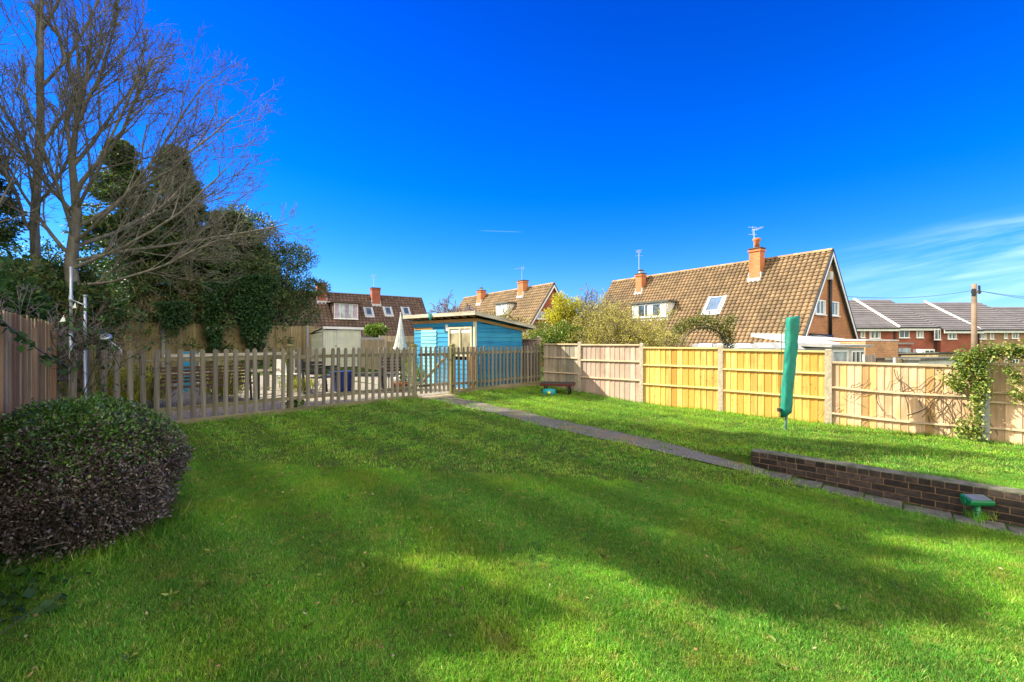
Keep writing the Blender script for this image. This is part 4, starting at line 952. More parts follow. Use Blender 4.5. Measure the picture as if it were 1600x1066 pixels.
def slope_pt(px, py, root, ang, zr, k):
    """distance along ridge m and out from ridge n of the roof point seen at a pixel"""
    c, s = math.cos(ang), math.sin(ang); A = (px - 800) / F; B = (535 - py) / F
    # X = rx + m c - n s ; Y = ry + m s + n c ; zrel = zr - k n
    a11 = c - A * s; a12 = -s - A * c; b1 = A * root.y - root.x
    a21 = B * s; a22 = B * c + k; b2 = zr - B * root.y
    det = a11 * a22 - a12 * a21
    return (b1 * a22 - a12 * b2) / det, (a11 * b2 - a21 * b1) / det
def window_unit(t, name, x0, x1, z0, z1, y, nrm, mull=(0.5,), depth=.06, pane='glass', axis='x', fr='white', curt=False, sill=True):
    """window in a wall whose plane is y (axis x) or x (axis y); nrm = +-1 outward"""
    fw = .055; mb = MB()
    def bx(a, b, c, d_, q0, q1, r=.5):
        lo, hi = sorted((y + nrm * q0, y + nrm * q1))
        if axis == 'x': mb.box(a, b, lo, hi, c, d_, r)
        else: mb.box(lo, hi, a, b, c, d_, r)
    bx(x0, x1, z0, z0 + fw, 0.004, depth); bx(x0, x1, z1 - fw, z1, 0.004, depth)
    bx(x0, x0 + fw, z0 + fw, z1 - fw, 0.004, depth); bx(x1 - fw, x1, z0 + fw, z1 - fw, 0.004, depth)
    for q in mull: xm = lerp(x0, x1, q); bx(xm - fw / 2, xm + fw / 2, z0 + fw, z1 - fw, 0.004, depth)
    if sill: bx(x0 - .05, x1 + .05, z0 - .05, z0 - .001, 0.004, depth + .05)
    wnd = mb.build(name, M[fr], t)
    mb = MB(); bx(x0 + fw, x1 - fw, z0 + fw, z1 - fw, .006, .02); mb.build('pane', M[pane], wnd)
    if curt:
        mb = MB(); wd = (x1 - x0) * .16
        for a in (x0 + fw, lerp(x0, x1, .5) - wd * .7, x1 - fw - wd): bx(a, a + wd, z0 + fw, z1 - fw, .0205, .028, random.random())
        mb.build('curtain', M['curtain' if curt == 1 else 'offwhite'], wnd)
    return wnd
def chimney(t, m, n, ztop, zslope, mat='brickc', s=.62, s2=.5, pot=None, cowl=False, aerial=None):
    mb = MB(); mb.box(m - s / 2, m + s / 2, n - s2 / 2, n + s2 / 2, zslope - .6, ztop, .5); mb.box(m - s / 2 - .05, m + s / 2 + .05, n - s2 / 2 - .05, n + s2 / 2 + .05, ztop - .16, ztop - .06, .5)
    c = mb.build('chimney', M[mat], t)
    mb = MB(); mb.box(m - s / 2 - .06, m + s / 2 + .06, n - s2 / 2 - .06, n + s2 / 2 + .06, ztop + .001, ztop + .05, .5); mb.build('capping', M['felt'], c)
    mb = MB(); mb.box(m - s / 2 - .06, m + s / 2 + .06, n + s2 / 2 + .004, n + s2 / 2 + .10, zslope - .38 - s2 * .7, zslope - .10 - s2 * .3, .5)
    mb.box(m - s / 2 - .05, m - s / 2 - .004, n - s2 / 2, n + s2 / 2, zslope - .5, zslope + .06, .5); mb.box(m + s / 2 + .004, m + s / 2 + .05, n - s2 / 2, n + s2 / 2, zslope - .5, zslope + .06, .5)
    mb.build('flashing', M['lead'], c)
    if pot:
        mb = MB(); r = pot * .26; mb.lathe([(r, 0), (r * .92, pot * .6), (r * 1.35, pot * .72), (r * 1.45, pot * .95), (r * 1.0, pot), (r * .8, pot)], c=(m, n, ztop + .05), n=14); mb.build('chimney_pot', M['brickc'] if False else M['pot'], c, True)
    if cowl:
        mb = MB(); mb.tube([(m, n, ztop + .05), (m, n, ztop + .22)], .14, 12); mb.build('chimney_pot', M['offwhite'], c, True)
        mb = MB(); mb.lathe([(.22, 0), (.22, .03), (.05, .10), (0, .1)], c=(m, n, ztop + .24), n=12); mb.build('cowl', M['felt'], c, True)
    if aerial:
        ha, dr = aerial; mb = MB(); x, y = m + .15, n; z = ztop
        mb.tube([(x, y, z - .3), (x, y, z + ha)], .02, 5)
        e = Vector((math.cos(dr), math.sin(dr), 0)); pr = Vector((-e.y, e.x, 0)); a = Vector((x, y, z + ha - .08)); mb.tube([a - e * .2, a + e * .8], .012, 4)
        for k in range(7): q = a + e * (.0 + k * .11); mb.tube([q - pr * (.18 - .01 * k), q + pr * (.18 - .01 * k)], .007, 3)
        mb.tube([a - e * .15 - pr * .25 + Vector((0, 0, .2)), a - e * .15 + pr * .25 + Vector((0, 0, .2))], .012, 3); mb.tube([a - e * .15 - pr * .25 - Vector((0, 0, .2)), a - e * .15 + pr * .25 - Vector((0, 0, .2))], .012, 3)
        mb.tube([a - e * .15 + Vector((0, 0, .25)), a - e * .15 - Vector((0, 0, .25))], .012, 3)
        mb.build('aerial', M['steel'], c)
def chalet(label, root, ang, zr, Ln, half, rise, zg, tmat, brick, tw=.3, th=.27, near_gable=True):
    """ridge along local x from the near end (0) to Ln, +y slope faces the viewer; local z=0 at the ground"""
    t = thing('house', label, 'house', (root.x, root.y, E + zg), ang)
    k = rise / half; H = zr - zg; over = .18; S = math.hypot(half + .35, (half + .35) * k)
    ds = math.sqrt(1 + k * k)
    mb = MB()
    tile_slope(mb, (-over, 0, H), (1, 0, 0), (0, 1, -k), Ln + 2 * over, S, tw, th)
    tile_slope(mb, (-over, 0, H), (1, 0, 0), (0, -1, -k), Ln + 2 * over, S, tw * 2, th * 2)
    roof = mb.build('roof', M[tmat], t)
    mb = MB()                                              # underside, a little below the tiles
    for sg in (1, -1):
        a = Vector((-over, 0, H - .03)); b = Vector((Ln + over, 0, H - .03)); c = Vector((Ln + over, sg * (half + .33), H - .03 - k * (half + .33))); d = Vector((-over, sg * (half + .33), H - .03 - k * (half + .33)))
        lo = [q - Vector((0, 0, .10)) for q in (a, b, c, d)]
        if sg > 0: mb.hexa(lo[::1], [a, b, c, d], .5)
        else: mb.hexa(lo[::-1], [d, c, b, a], .5)
    mb.build('soffit', M['felt'], roof)
    mb = MB(); n = int(Ln / .45)
    for i in range(n + 1):
        x = -over + (Ln + 2 * over) * i / (n + 1); x2 = x + (Ln + 2 * over) / (n + 1) - .01
        i0 = len(mb.v)
        for xx in (x, x2):
            for q in range(6): an = math.pi * q / 5; mb.v.append((xx, .13 * math.cos(an), H - .04 + .12 * math.sin(an)))
        r = random.random()
        for q in range(5): mb.f.append((i0 + q, i0 + q + 1, i0 + 7 + q, i0 + 6 + q)); mb.r.append(r)
        mb.f.append(tuple(i0 + q for q in range(5, -1, -1))); mb.r.append(r)
    mb.build('ridge_tiles', M['ridge' if tmat == 'tileb' else tmat], roof)
    eh = H - rise
    mb = MB()
    for x, nr_ in ((0, -1), (Ln, 1)):
        p = [(x, -half, -.3), (x, half, -.3), (x, half, eh), (x, 0, H - .18), (x, -half, eh)]; mb.poly(p if nr_ > 0 else p[::-1], .5)
    mb.poly([(Ln, half, -.3), (0, half, -.3), (0, half, eh), (Ln, half, eh)], .5); mb.poly([(0, -half, -.3), (Ln, -half, -.3), (Ln, -half, eh), (0, -half, eh)], .5)
    mb.build('wall', M[brick], t)
    for x in (-over - .03, Ln + over + .004):
        for sg in (1, -1):
            mb = MB(); a = Vector((x, 0, H - .02)); b = Vector((x, sg * (half + .30), H - .02 - k * (half + .30))); dn = Vector((0, 0, -.30))
            q = [a, b, b + dn, a + dn]; q2 = [v_ + Vector((.026, 0, 0)) for v_ in q]
            i = len(mb.v); mb.v += [tuple(v_) for v_ in q + q2]
            for f in ((0, 1, 2, 3), (7, 6, 5, 4), (0, 4, 5, 1), (1, 5, 6, 2), (2, 6, 7, 3), (3, 7, 4, 0)): mb.f.append(tuple(i + z_ for z_ in f)); mb.r.append(.5)
            mb.build('bargeboard', M['white'], t)
            mb = MB(); a = a + Vector((-.012, 0, .05)); b = b + Vector((-.012, 0, .05)); dn = Vector((0, 0, -.13)); q = [a, b, b + dn, a + dn]; q2 = [v_ + Vector((.05, 0, 0)) for v_ in q]
            i = len(mb.v); mb.v += [tuple(v_) for v_ in q + q2]
            for f in ((0, 1, 2, 3), (7, 6, 5, 4), (0, 4, 5, 1), (1, 5, 6, 2), (2, 6, 7, 3), (3, 7, 4, 0)): mb.f.append(tuple(i + z_ for z_ in f)); mb.r.append(.5)
            mb.build('verge', M['black'], t)
    mb = MB(); yg = half + .36; mb.tube([(-over, yg, eh - .32 * k), (Ln + over, yg, eh - .32 * k)], .06, 8); mb.build('gutter', M['black'], t)
    return t, H, k
def dormer(t, m0, m1, n_face, H, k, zb, zt_, roofm='felt', cheek='white', face='white', mull=(.33, .66), curt=True, over=.15, pane='glass'):
    """flat-roofed dormer on the +y slope, front at y = n_face from zb to zt_"""
    nb = (H - zt_) / k
    mb = MB()
    for x, s_ in ((m0, -1), (m1, 1)):
        x_ = x
        a = [(x_, n_face, zb), (x_, n_face, zt_), (x_, nb, zt_), (x_, n_face - .001, H - k * n_face - .05)]
        pts = [(x_, n_face, min(zb, H - k * n_face)), (x_, n_face, zt_), (x_, nb - .1, zt_)]
        mb.poly(pts if s_ < 0 else pts[::-1], .5)
    mb.poly([(m0, n_face, zb - .3), (m1, n_face, zb - .3), (m1, n_face, zt_), (m0, n_face, zt_)][::-1], .5)
    d_ = mb.build('dormer', M[cheek], t)
    mb = MB(); mb.box(m0 - over, m1 + over, nb - .5, n_face + over, zt_ + .001, zt_ + .11, .5); mb.build('dormer_roof', M[roofm], d_)
    window_unit(d_, 'window', m0 + .08, m1 - .08, zb + .02, zt_ - .05, n_face, 1, mull, curt=curt, pane=pane)
    return d_
def skylight(t, m, n, H, k, wd=.7, ln=1.0, open_=0.0, pale='paleglass'):
    ds = math.sqrt(1 + k * k); e = Vector((0, 1 / ds, -k / ds)); nn = Vector((0, k / ds, 1 / ds)); c = Vector((m, n, H - k * n)) + nn * .05
    def fr(a0, a1, b0, b1, h0, h1, M_): 
        q = [c + Vector((a, 0, 0)) + e * b + nn * h0 for a, b in ((a0, b1), (a1, b1), (a1, b0), (a0, b0))]
        M_.hexa(q, [v_ + nn * (h1 - h0) for v_ in q], .5)
    mb = MB(); w2, l2 = wd / 2, ln / 2
    fr(-w2, w2, -l2, -l2 + .07, 0, .09, mb); fr(-w2, w2, l2 - .07, l2, 0, .09, mb); fr(-w2, -w2 + .07, -l2 + .07, l2 - .07, 0, .09, mb); fr(w2 - .07, w2, -l2 + .07, l2 - .07, 0, .09, mb)
    f_ = mb.build('skylight', M['lead'], t)
    mb = MB(); fr(-w2 + .07, w2 - .07, -l2 + .07, l2 - .07, 0.0, .05, mb); mb.build('pane', M[pale], f_)
    mb = MB(); fr(-w2 - .14, -w2 - .005, -l2 - .1, l2 + .2, -.02, .035, mb); fr(w2 + .005, w2 + .14, -l2 - .1, l2 + .2, -.02, .035, mb); fr(-w2, w2, l2 + .005, l2 + .22, -.02, .035, mb); mb.build('flashing', M['lead'], f_)
# --- large chalet bungalow at the right
r1 = Vector((15.8, 22.7, 0)); a1 = math.atan2(.824, -.567); half1, rise1 = 3.3, 4.55
h1, H, k = chalet('large chalet bungalow with a steep buff tiled roof and brown brick gable at the right', r1, a1, 4.6, 14.2, half1, rise1, -2.5, 'tileb', 'brickh', .245, .235)
m, n = slope_pt(1181, 432, r1, a1, 4.6, k); chimney(h1, m, max(n - .1, .35), H + .52, H - k * max(n - .1, .35), pot=.55, s=.60, s2=.5, aerial=(1.15, 2.6))
m, n = slope_pt(1001, 452, r1, a1, 4.6, k); chimney(h1, m, n, H + .12, H - k * n, cowl=True, s=.52, s2=.45, aerial=(1.6, 2.2))
m0, n0 = slope_pt(1045, 497, r1, a1, 4.6, k); m1, n1 = slope_pt(992, 495, r1, a1, 4.6, k)
dormer(h1, m0, m0 + max(1.6, m1 - m0), n0 + .12, H, k, H - k * n0 + .10, H - k * n0 + .98, cheek='white', mull=(.62,), curt=2, pane='glass')
m, n = slope_pt(1117, 477, r1, a1, 4.6, k); skylight(h1, m, n, H, k, .85, 1.05, pale='skyglass')
# gable wall (local x = 0 plane, facing -x): windows, waste pipe, flue
def gable_y(px, root, ang):               # local y of a pixel column in the plane x = 0
    c, s = math.cos(ang), math.sin(ang); A = (px - 800) / F; return (A * root.y - root.x) / (-s - A * c)
def gy_z(px, py, root, ang):
    y = gable_y(px, root, ang); Yw = root.y + y * math.cos(ang); return y, (535 - py) / F * Yw
zg1 = -2.5
for i, (xa, xb, yt, yb) in enumerate(((1272, 1288, 468, 492), (1297, 1309, 471, 494))):
    ya, z1 = gy_z(xa, yt, r1, a1); yb_, z0 = gy_z(xb, yb, r1, a1)
    window_unit(h1, 'window', min(ya, yb_), max(ya, yb_), z0 - zg1, z1 - zg1, 0.0, -1, (.5,) if i == 0 else (), axis='y', curt=2)
y, z1 = gy_z(1294, 436, r1, a1); _, z0 = gy_z(1294, 524, r1, a1)
mb = MB(); mb.tube([(-.10, y, z0 - zg1), (-.10, y, z1 - zg1)], .075, 8); mb.build('soil_pipe', M['black'], h1, True)
y2, _ = gy_z(1262, 526, r1, a1); mb = MB(); mb.tube([(-.12, y2, z0 - zg1), (-.12, y - .1, z0 - zg1 - .05)], .075, 8); mb.build('waste_pipe', M['black'], h1, True)
mb = MB(); mb.box(-.16, -.004, y - .16, y + .16, z1 - zg1 - .05, z1 - zg1 + .35, .5); mb.build('burglar_alarm', M['offwhite'], h1)
y3, z3 = gy_z(1275, 533, r1, a1); mb = MB(); mb.tube([(-.05, y3 - .2, z3 - zg1 - .1), (-.28, y3 - .2, z3 - zg1 - .1), (-.30, y3 - .5, z3 - zg1 + .12)], .07, 8); mb.build('flue', M['white'], h1, True)
# --- middle house
r2 = Vector((3.18, 35.6, 0)); h2, H, k = chalet('distant chalet house with red brick gable, between the blue shed and the yellow bush', r2, a1, 4.6, 14.2, half1, rise1, -2.5, 'tileb', 'brickr', .3, .3)
m, n = slope_pt(817, 458, r2, a1, 4.6, k); chimney(h2, m, n, H + .55, H - k * n, s=.75, s2=.55, aerial=(1.2, .3))
m, n = slope_pt(752, 470, r2, a1, 4.6, k); chimney(h2, m, n, H + .35, H - k * n, cowl=True, s=.75, s2=.55)
m0, n0 = slope_pt(795, 493, r2, a1, 4.6, k); m1, n1 = slope_pt(779, 494, r2, a1, 4.6, k); dormer(h2, m0, m0 + 1.8, n0 + .1, H, k, H - k * n0 + .1, H - k * n0 + 1.0, curt=2, pane='paleglass', mull=(.5,))
ya, z1 = gy_z(838, 487, r2, a1); yb_, z0 = gy_z(853, 499, r2, a1); window_unit(h2, 'window', min(ya, yb_), max(ya, yb_), z0 + 2.5, z1 + 2.5, 0, -1, (.5,), axis='y', pane='paleglass')
# --- left house
r3 = Vector((-9.6, 47.4, 0)); a3 = math.atan2(-.567, -.824); h3, H, k = chalet('dark brown tiled house with a window dormer, above the cream shed at the left', r3, a3, 4.6, 14.6, 3.4, 4.5, -2.3, 'tiled', 'brickr', .33, .33)
for px, py, top in ((502, 466, .75), (586.5, 471, .65)):
    m, n = slope_pt(px, py, r3, a3, 4.6, k); chimney(h3, m, n, H + top, H - k * n, 'brickr', s=.8, s2=.6, aerial=(1.2, 1.0) if px > 550 else None)
m1, n0 = slope_pt(520, 500, r3, a3, 4.6, k); m0, _ = slope_pt(560, 500, r3, a3, 4.6, k)
dormer(h3, m0, m1, n0 + .05, H, k, H - k * n0 + .1, H - k * n0 + 1.55, cheek='tiled', roofm='tiled', mull=(.25, .75), curt=1, over=.3, pane='paleglass')
for px, py in ((576, 488), (606, 487), (634, 487)):
    m, n = slope_pt(px, py, r3, a3, 4.6, k); skylight(h3, m, n, H, k, .62, .95, pale='skyglass')
for (m0, m1) in ((1.2, 3.0), (4.2, 5.6), (6.6, 8.6), (9.6, 11.2)): window_unit(h3, 'window', m0, m1, 1.0, 2.2, 3.4, 1, (.5,), curt=2, pane='paleglass')
p = W(470, 512, 40); t = thing('house_extension', 'lilac grey clad extension with a low tiled roof beside the dark evergreen tree', 'extension', (p.x, p.y, E - 2.2), a3 + math.pi)
mb = MB(); lap(mb, (-1.0, 0, 0), (3.0, 0, 0), 0, lambda s: 3.5, (0, -1, 0), .2); mb.box(-1.0, 3.0, .01, 3.0, 0, 3.5, .5); mb.build('wall', M['clad'], t)
mb = MB(); tile_slope(mb, (-1.2, 1.4, 4.9), (1, 0, 0), (0, -1.6, -1.45), 4.4, 2.1, .33, .33); mb.build('roof', M['tiled'], t)
# --- the row of new houses
def new_house(label, x0, x1, zrid, zeave, zg, Zr, Ze, brick, wins, door=None):
    t = thing('terraced_house', label, 'house', (x0, Ze, E + zg), 0, 'row of new brick houses at the right'); Wd = x1 - x0; Hr, He = zrid - zg, zeave - zg; dy = Zr - Ze
    mb = MB(); sl_ = Vector((0, -(dy + .35), -(Hr - He) * (dy + .35) / dy)); tile_slope(mb, (0, dy, Hr), (1, 0, 0), sl_, Wd, sl_.length, Wd, .42, 0, .05, prof=(0, 0))
    sb = Vector((0, dy, -(Hr - He))); tile_slope(mb, (0, dy, Hr), (1, 0, 0), sb, Wd, sb.length, Wd, .8, 0, .05, prof=(0, 0)); mb.build('roof', M['tileg'], t)
    mb = MB(); mb.poly([(0, 0, -.3), (Wd, 0, -.3), (Wd, 0, He), (0, 0, He)], .5); 
    mb.poly([(Wd, 0, -.3), (Wd, 2 * dy, -.3), (Wd, 2 * dy, He), (Wd, dy, Hr - .05), (Wd, 0, He)], .5); mb.poly([(0, 2 * dy, -.3), (0, 0, -.3), (0, 0, He), (0, dy, Hr - .05), (0, 2 * dy, He)], .5)
    mb.build('wall', M[brick], t)
    mb = MB(); mb.box(-.02, Wd + .02, -.37, -.34, He - .42, He - .14, .5); mb.build('fascia', M['white'], t)
    mb = MB(); mb.tube([(0, -.43, He - .17), (Wd, -.43, He - .17)], .06, 6); mb.build('gutter', M['black'], t)
    mb = MB(); mb.tube([(Wd - .15, -.08, 0), (Wd - .15, -.08, He - .3)], .05, 6); mb.build('drainpipe', M['black'], t)
    for xa, xb, yt, yb, mu in wins:
        a = (xa - 800) / F * Ze - x0; b = (xb - 800) / F * Ze - x0; zt_ = (535 - yt) / F * Ze - zg; zb_ = (535 - yb) / F * Ze - zg
        window_unit(t, 'window', a, b, zb_, zt_, 0, -1, mu, curt=2 if random.random() < .6 else False)
        window_unit(t, 'window', a, b, zb_ - 2.6, zt_ - 2.6, 0, -1, mu)
    return t
nh = []
ZR, ZE = 45.0, 40.0
xr = lambda px: (px - 800) / F * ZR
new_house('red brick new house partly hidden behind the big gable', xr(1240), xr(1333), 4.17, 1.40, -3.7, ZR, ZE, 'brickr', ((1344, 1351, 513, 528, ()), (1358, 1375, 513, 529, (.5,))))
new_house('red brick new house left of centre in the row, with a higher roof', xr(1334), xr(1389), 4.22, 1.45, -3.7, ZR, ZE, 'brickr', ((1404, 1420, 513, 528, (.5,)), (1431, 1442, 512, 528, (.6,))))
new_house('red brick new house with slightly lower roof next to the white verge line', xr(1389.3), xr(1443), 3.88, 1.20, -3.7, ZR, ZE - .4, 'brickr', ((1459, 1469, 515, 531, (.6,)), (1480, 1494, 515, 530, (.5,))))
new_house('buff brick new house standing directly behind the telegraph pole', xr(1444.5), xr(1529), 3.95, 1.25, -3.7, ZR, ZE, 'brickt', ((1527, 1540, 515, 530, (.6,)), (1546, 1552, 515, 530, ()), (1568, 1573, 515, 529, ())))
new_house('buff brick new house at the far right end of the row', xr(1529.3), xr(1640), 3.45, 1.22, -3.7, ZR - .6, ZE, 'brickt', ((1580, 1591, 515, 529, (.5,)), (1612, 1625, 515, 529, (.5,))))
for px, zr_, ze_, lab in ((1333.5, 4.22, 1.45, 'white verge strip between the first two grey roofs'), (1444, 3.96, 1.26, 'white verge strip between the grey roof and the buff brick house')):
    mb = MB(); x = xr(px); mb.bar((x, ZR - .05, E + zr_ + .09), (x, ZE - .38, E + ze_ - .10), .14, .12, .5, up=Vector((0, 0, 1))); tag(mb.build('verge_strip', M['white']), lab, 'roof verge', 'white verge strips on the estate roofs')
# ------------------------------------------------------------------ telegraph pole and wires
p = W(1522, 535, 27.0); t = thing('telegraph_pole', 'wooden telegraph pole rising in front of the buff brick houses', 'telegraph pole', (p.x, p.y, E - 3.0)); top = (535 - 444) / F * 27 + 3.0
mb = MB(); mb.tube([(0, 0, -.2), (0, 0, top)], [.15, .12], 12); mb.build('shaft', M['poleW'], t, True)
mb = MB(); mb.box(-.34, .28, -.15, -.12, top - .55, top - .44, .5); mb.build('crossbar', M['poleW'], t)
mb = MB(); mb.box(-.30, -.14, -.26, -.13, top - .75, top - .30, .5); mb.build('junction_box', M['black'], t, bevel=.02)
mb = MB(); mb.tube([(.18, -.13, top - .6), (.18, -.13, top - .3), (.16, -.13, top - .1)], .05, 8); mb.build('insulator', M['black'], t)
tp = Vector((p.x, p.y, E - 3.0 + top - .35))
for lab, q, sag in (('overhead wire running left from the telegraph pole to the big gable', W(1318, 463, 23.5), .25), ('upper overhead wire running right from the telegraph pole', Vector((tp.x + 16, tp.y + 6, tp.z + 0.3)), .35), ('lower overhead wire sagging to the right of the telegraph pole', Vector((tp.x + 14, tp.y - 2, tp.z - .5)), .75)):
    mb = MB(); pts = [tp.lerp(q, i / 12) - Vector((0, 0, sag * 4 * (i / 12) * (1 - i / 12))) for i in range(13)]; mb.tube(pts, .013, 4, .5); tag(mb.build('overhead_wire', M['black']), lab, 'wire', 'overhead wires at the telegraph pole')
# ------------------------------------------------------------------ small buildings beyond the right fence
def flatbox(name, label, cat, x0, Z0, x1, Z1, depth, ytop, roofy, wall, roofm, zg=-2.4, fall=.12, over=.12, thick=.08, group=None):
    p, q = W(x0, 535, Z0), W(x1, 535, Z1); ang = math.atan2(q.y - p.y, q.x - p.x); Ln = math.hypot(q.x - p.x, q.y - p.y)
    t = thing(name, label, cat, (p.x, p.y, E + zg), ang, group); H = (535 - ytop) / F * Z0 - zg
    mb = MB(); mb.box(0, Ln, 0, depth, 0, H - .02, .5); wl = mb.build('wall', M[wall], t)
    mb = MB(); c = [(-over, -over, 0), (Ln + over, -over, 0), (Ln + over, depth + over, fall), (-over, depth + over, fall)]
    mb.hexa([Vector((x, y, H + z)) for x, y, z in c], [Vector((x, y, H + thick + z)) for x, y, z in c], .5); mb.build('roof', M[roofm], t)
    return t, Ln, H
t, Ln, H = flatbox('conservatory', 'long low white framed lean-to roof behind the golden panels', 'conservatory', 1085, 15.9, 1250, 14.6, 1.4, 548, 540, 'lead', 'paleroof', fall=.16)
mb = MB(); n = 5
for i in range(n): mb.box(.1 + i * Ln / n, (i + 1) * Ln / n - .08, .0, 1.5, .081, .086, .5)
o = mb.build('roof_glazing', M['lead'], t); o.location.z = H + .025; o.rotation_euler.x = math.atan2(.16, 1.64)
for i in range(n): window_unit(t, 'window', .1 + i * Ln / n, (i + 1) * Ln / n - .1, .9, H - .1, 0, -1, (.5,), pane='paleglass')
t, Ln, H = flatbox('porch', 'white porch with glazed doors and a pale flat roof below the brown gable', 'porch', 1296, 15.8, 1350, 16.6, 2.6, 543, 540, 'offwhite', 'paleroof', fall=.10, over=.2)
window_unit(t, 'window', .05, Ln * .48, H - .75, H - .1, 0, -1, (), pane='paleglass'); window_unit(t, 'door', Ln * .58, Ln - .06, .1, H - .12, 0, -1, (.33, .66), pane='glass', sill=False)
t, Ln, H = flatbox('lean_to', 'lean-to with shiny corrugated blue grey roof between gable and porch', 'lean-to', 1268, 18.2, 1360, 19.6, 2.6, 541, 530, 'bricko', 'lead', fall=.42)
mb = MB()
for i in range(26):
    x = -.1 + i * (Ln + .2) / 26; mb.bar((x, -.12, H + .11), (x, 2.7, H + .53), .06, .05)
mb.build('corrugations', M['lead'], t)
t, Ln, H = flatbox('outbuilding', 'square sunlit brick outbuilding with a white coping behind the low brown panel', 'outbuilding', 1352, 17.8, 1403, 18.6, 2.2, 533, 530, 'bricko', 'offwhite', fall=.05, over=.03, thick=.05)
t, Ln, H = flatbox('outbuilding', 'small dark flat-roofed hut with a skylight, right of the brick outbuilding', 'outbuilding', 1401, 24, 1424, 24.3, 2.0, 538, 535, 'brickr', 'paleroof', fall=.0, over=.08, thick=.08)
mb = MB(); mb.box(.1, Ln - .1, -.03, -.004, H - .45, H - .2, .5); mb.build('window', M['paleglass'], t)
t, Ln, H = flatbox('garden_shed', 'brown shed with a grey felt roof left of the white door', 'shed', 1400, 21, 1427, 21.5, 1.5, 555, 548, 'brownw', 'felt', fall=.1, over=.12)
t, Ln, H = flatbox('garden_shed', 'low timber shed with an orange edged roof left of the ivy', 'shed', 1466, 19.5, 1512, 20.2, 2, 552, 545, 'rearpan', 'felt', fall=-.1, over=.08, thick=.05)
t, Ln, H = flatbox('garage', 'wide low garage with a pale flat roof behind the brown panel', 'garage', 1435, 16.8, 1512, 18.2, 2, 563, 556, 'offwhite', 'slab', fall=-.05, over=.12)
p = W(1435, 560, 39.5); t = thing('back_porch', 'white glazed back door porch of the red brick house', 'porch', (p.x, p.y - 1.0, E - 3.7), 0)
window_unit(t, 'door', -.42, .42, .1, (535 - 547) / F * 38.5 + 3.7, 0, -1, (.5,), sill=False)
mb = MB(); mb.box(-.55, .55, .07, .9, 0, (535 - 546) / F * 38.5 + 3.7, .5); mb.build('wall', M['white'], t)
board_bay(1398, 17.0, 1440, 17.8, 560, 'palepan', 'short grey board fence behind the low brown panel', 14)
board_bay(1350, 15.6, 1368, 15.9, 555, 'oldpan', 'short pinkish board fence beside the porch', 7)
# ------------------------------------------------------------------ vegetation
def branch(mb, p, d, ln, r, lvl, P):
    n = max(3, int(ln / P['seg'][lvl])); pts = [p.copy()]; rad = [r]; ds = [d.copy()]; wg = P['wig'][lvl]; up = P['up'][lvl]
    for i in range(n):
        d = (d + Vector((random.gauss(0, wg), random.gauss(0, wg), random.gauss(0, wg) + up)) + P.get('bias', Vector((0, 0, 0))) * .05).normalized()
        p = p + d * (ln / n); pts.append(p.copy()); ds.append(d.copy()); rad.append(max(r * lerp(1, .35, (i + 1) / n), P['rmin']))
    mb.tube(pts, rad, (8, 6, 4, 3, 3)[lvl], None, lvl == 0)
    if lvl + 1 < P['levels']:
        nc = P['n'][lvl]
        for c in range(nc):
            t = random.uniform(P.get('t0', .25) if lvl == 0 else .15, 1.0); i = min(n - 1, int(t * n)); q = pts[i].lerp(pts[i + 1], t * n - i); dd = ds[i + 1]
            ax = dd.cross(Vector((random.gauss(0, 1), random.gauss(0, 1), random.gauss(0, 1)))).normalized()
            an = R(random.uniform(*P['ang'][lvl])); nd = Matrix.Rotation(an, 3, ax) @ dd
            branch(mb, q, nd, ln * P['rat'][lvl] * random.uniform(.65, 1.25) * (1.15 - .55 * t), max(rad[i] * .50, P['rmin']), lvl + 1, P)
def tips(mb, k=3):
    return mb.v
def tree_thing(name, label, loc, cat='tree', group=None): return thing(name, label, cat, loc, 0, group)
def ground_at(X, Y): return Vector((X, Y, gzw(X, Y)))
# --- tall bare trees at the left
def limb_tree(name, label, X, Y, trunk, tr, limbs, P, mat='bark', group=None):
    t = tree_thing(name, label, ground_at(X, Y), group=group); mb = MB(); mb.tube(trunk, tr, 12); mb.build('trunk', M[mat], t, True)
    mb = MB()
    for (h, d, ln, r) in limbs:
        k = min(range(len(trunk)), key=lambda i: abs(trunk[i][2] - h)); q = trunk[k]
        if k + 1 < len(trunk) and trunk[k + 1][2] > h > q[2]: f = (h - q[2]) / (trunk[k + 1][2] - q[2]); q = Vector(q).lerp(Vector(trunk[k + 1]), f)
        branch(mb, Vector((q[0], q[1], h)), Vector(d).normalized(), ln, r, 1, P)
    mb.build('crown', M[mat], t, True); return t
PB = dict(seg=(.6, .36, .24, .16, .12), wig=(.05, .075, .10, .13, .14), up=(.02, .045, .06, .06, .05), n=(8, 13, 8, 5, 0), ang=((30, 55), (18, 42), (18, 42), (20, 45), (0, 0)), rat=(.8, .46, .50, .50, .5), levels=5, rmin=.0038)
random.seed(21)
limbs = [(2.5, (1, -.1, .12), 3.9, .035), (2.9, (1, -.25, .26), 4.4, .04), (3.1, (.95, .35, .22), 4.7, .04), (3.5, (1, -.1, .46), 4.9, .045), (3.9, (.95, .25, .62), 4.6, .045), (4.3, (.85, -.3, .78), 4.2, .04), (4.7, (.8, .1, 1.1), 3.6, .05), (5.3, (.5, .3, 1.2), 3.4, .045), (5.5, (.55, -.3, 1.3), 3.3, .045),
         (3.4, (.3, .9, .6), 3.6, .045), (3.6, (.4, -.9, .7), 3.2, .045), (5.4, (-.5, .1, 1.1), 3.4, .05), (3.2, (-.8, .2, .7), 3.0, .045), (6.4, (.4, 0, 1.3), 2.6, .04), (6.8, (-.3, -.2, 1.3), 2.6, .04), (4.0, (-.2, -.5, 1), 3.4, .045)]
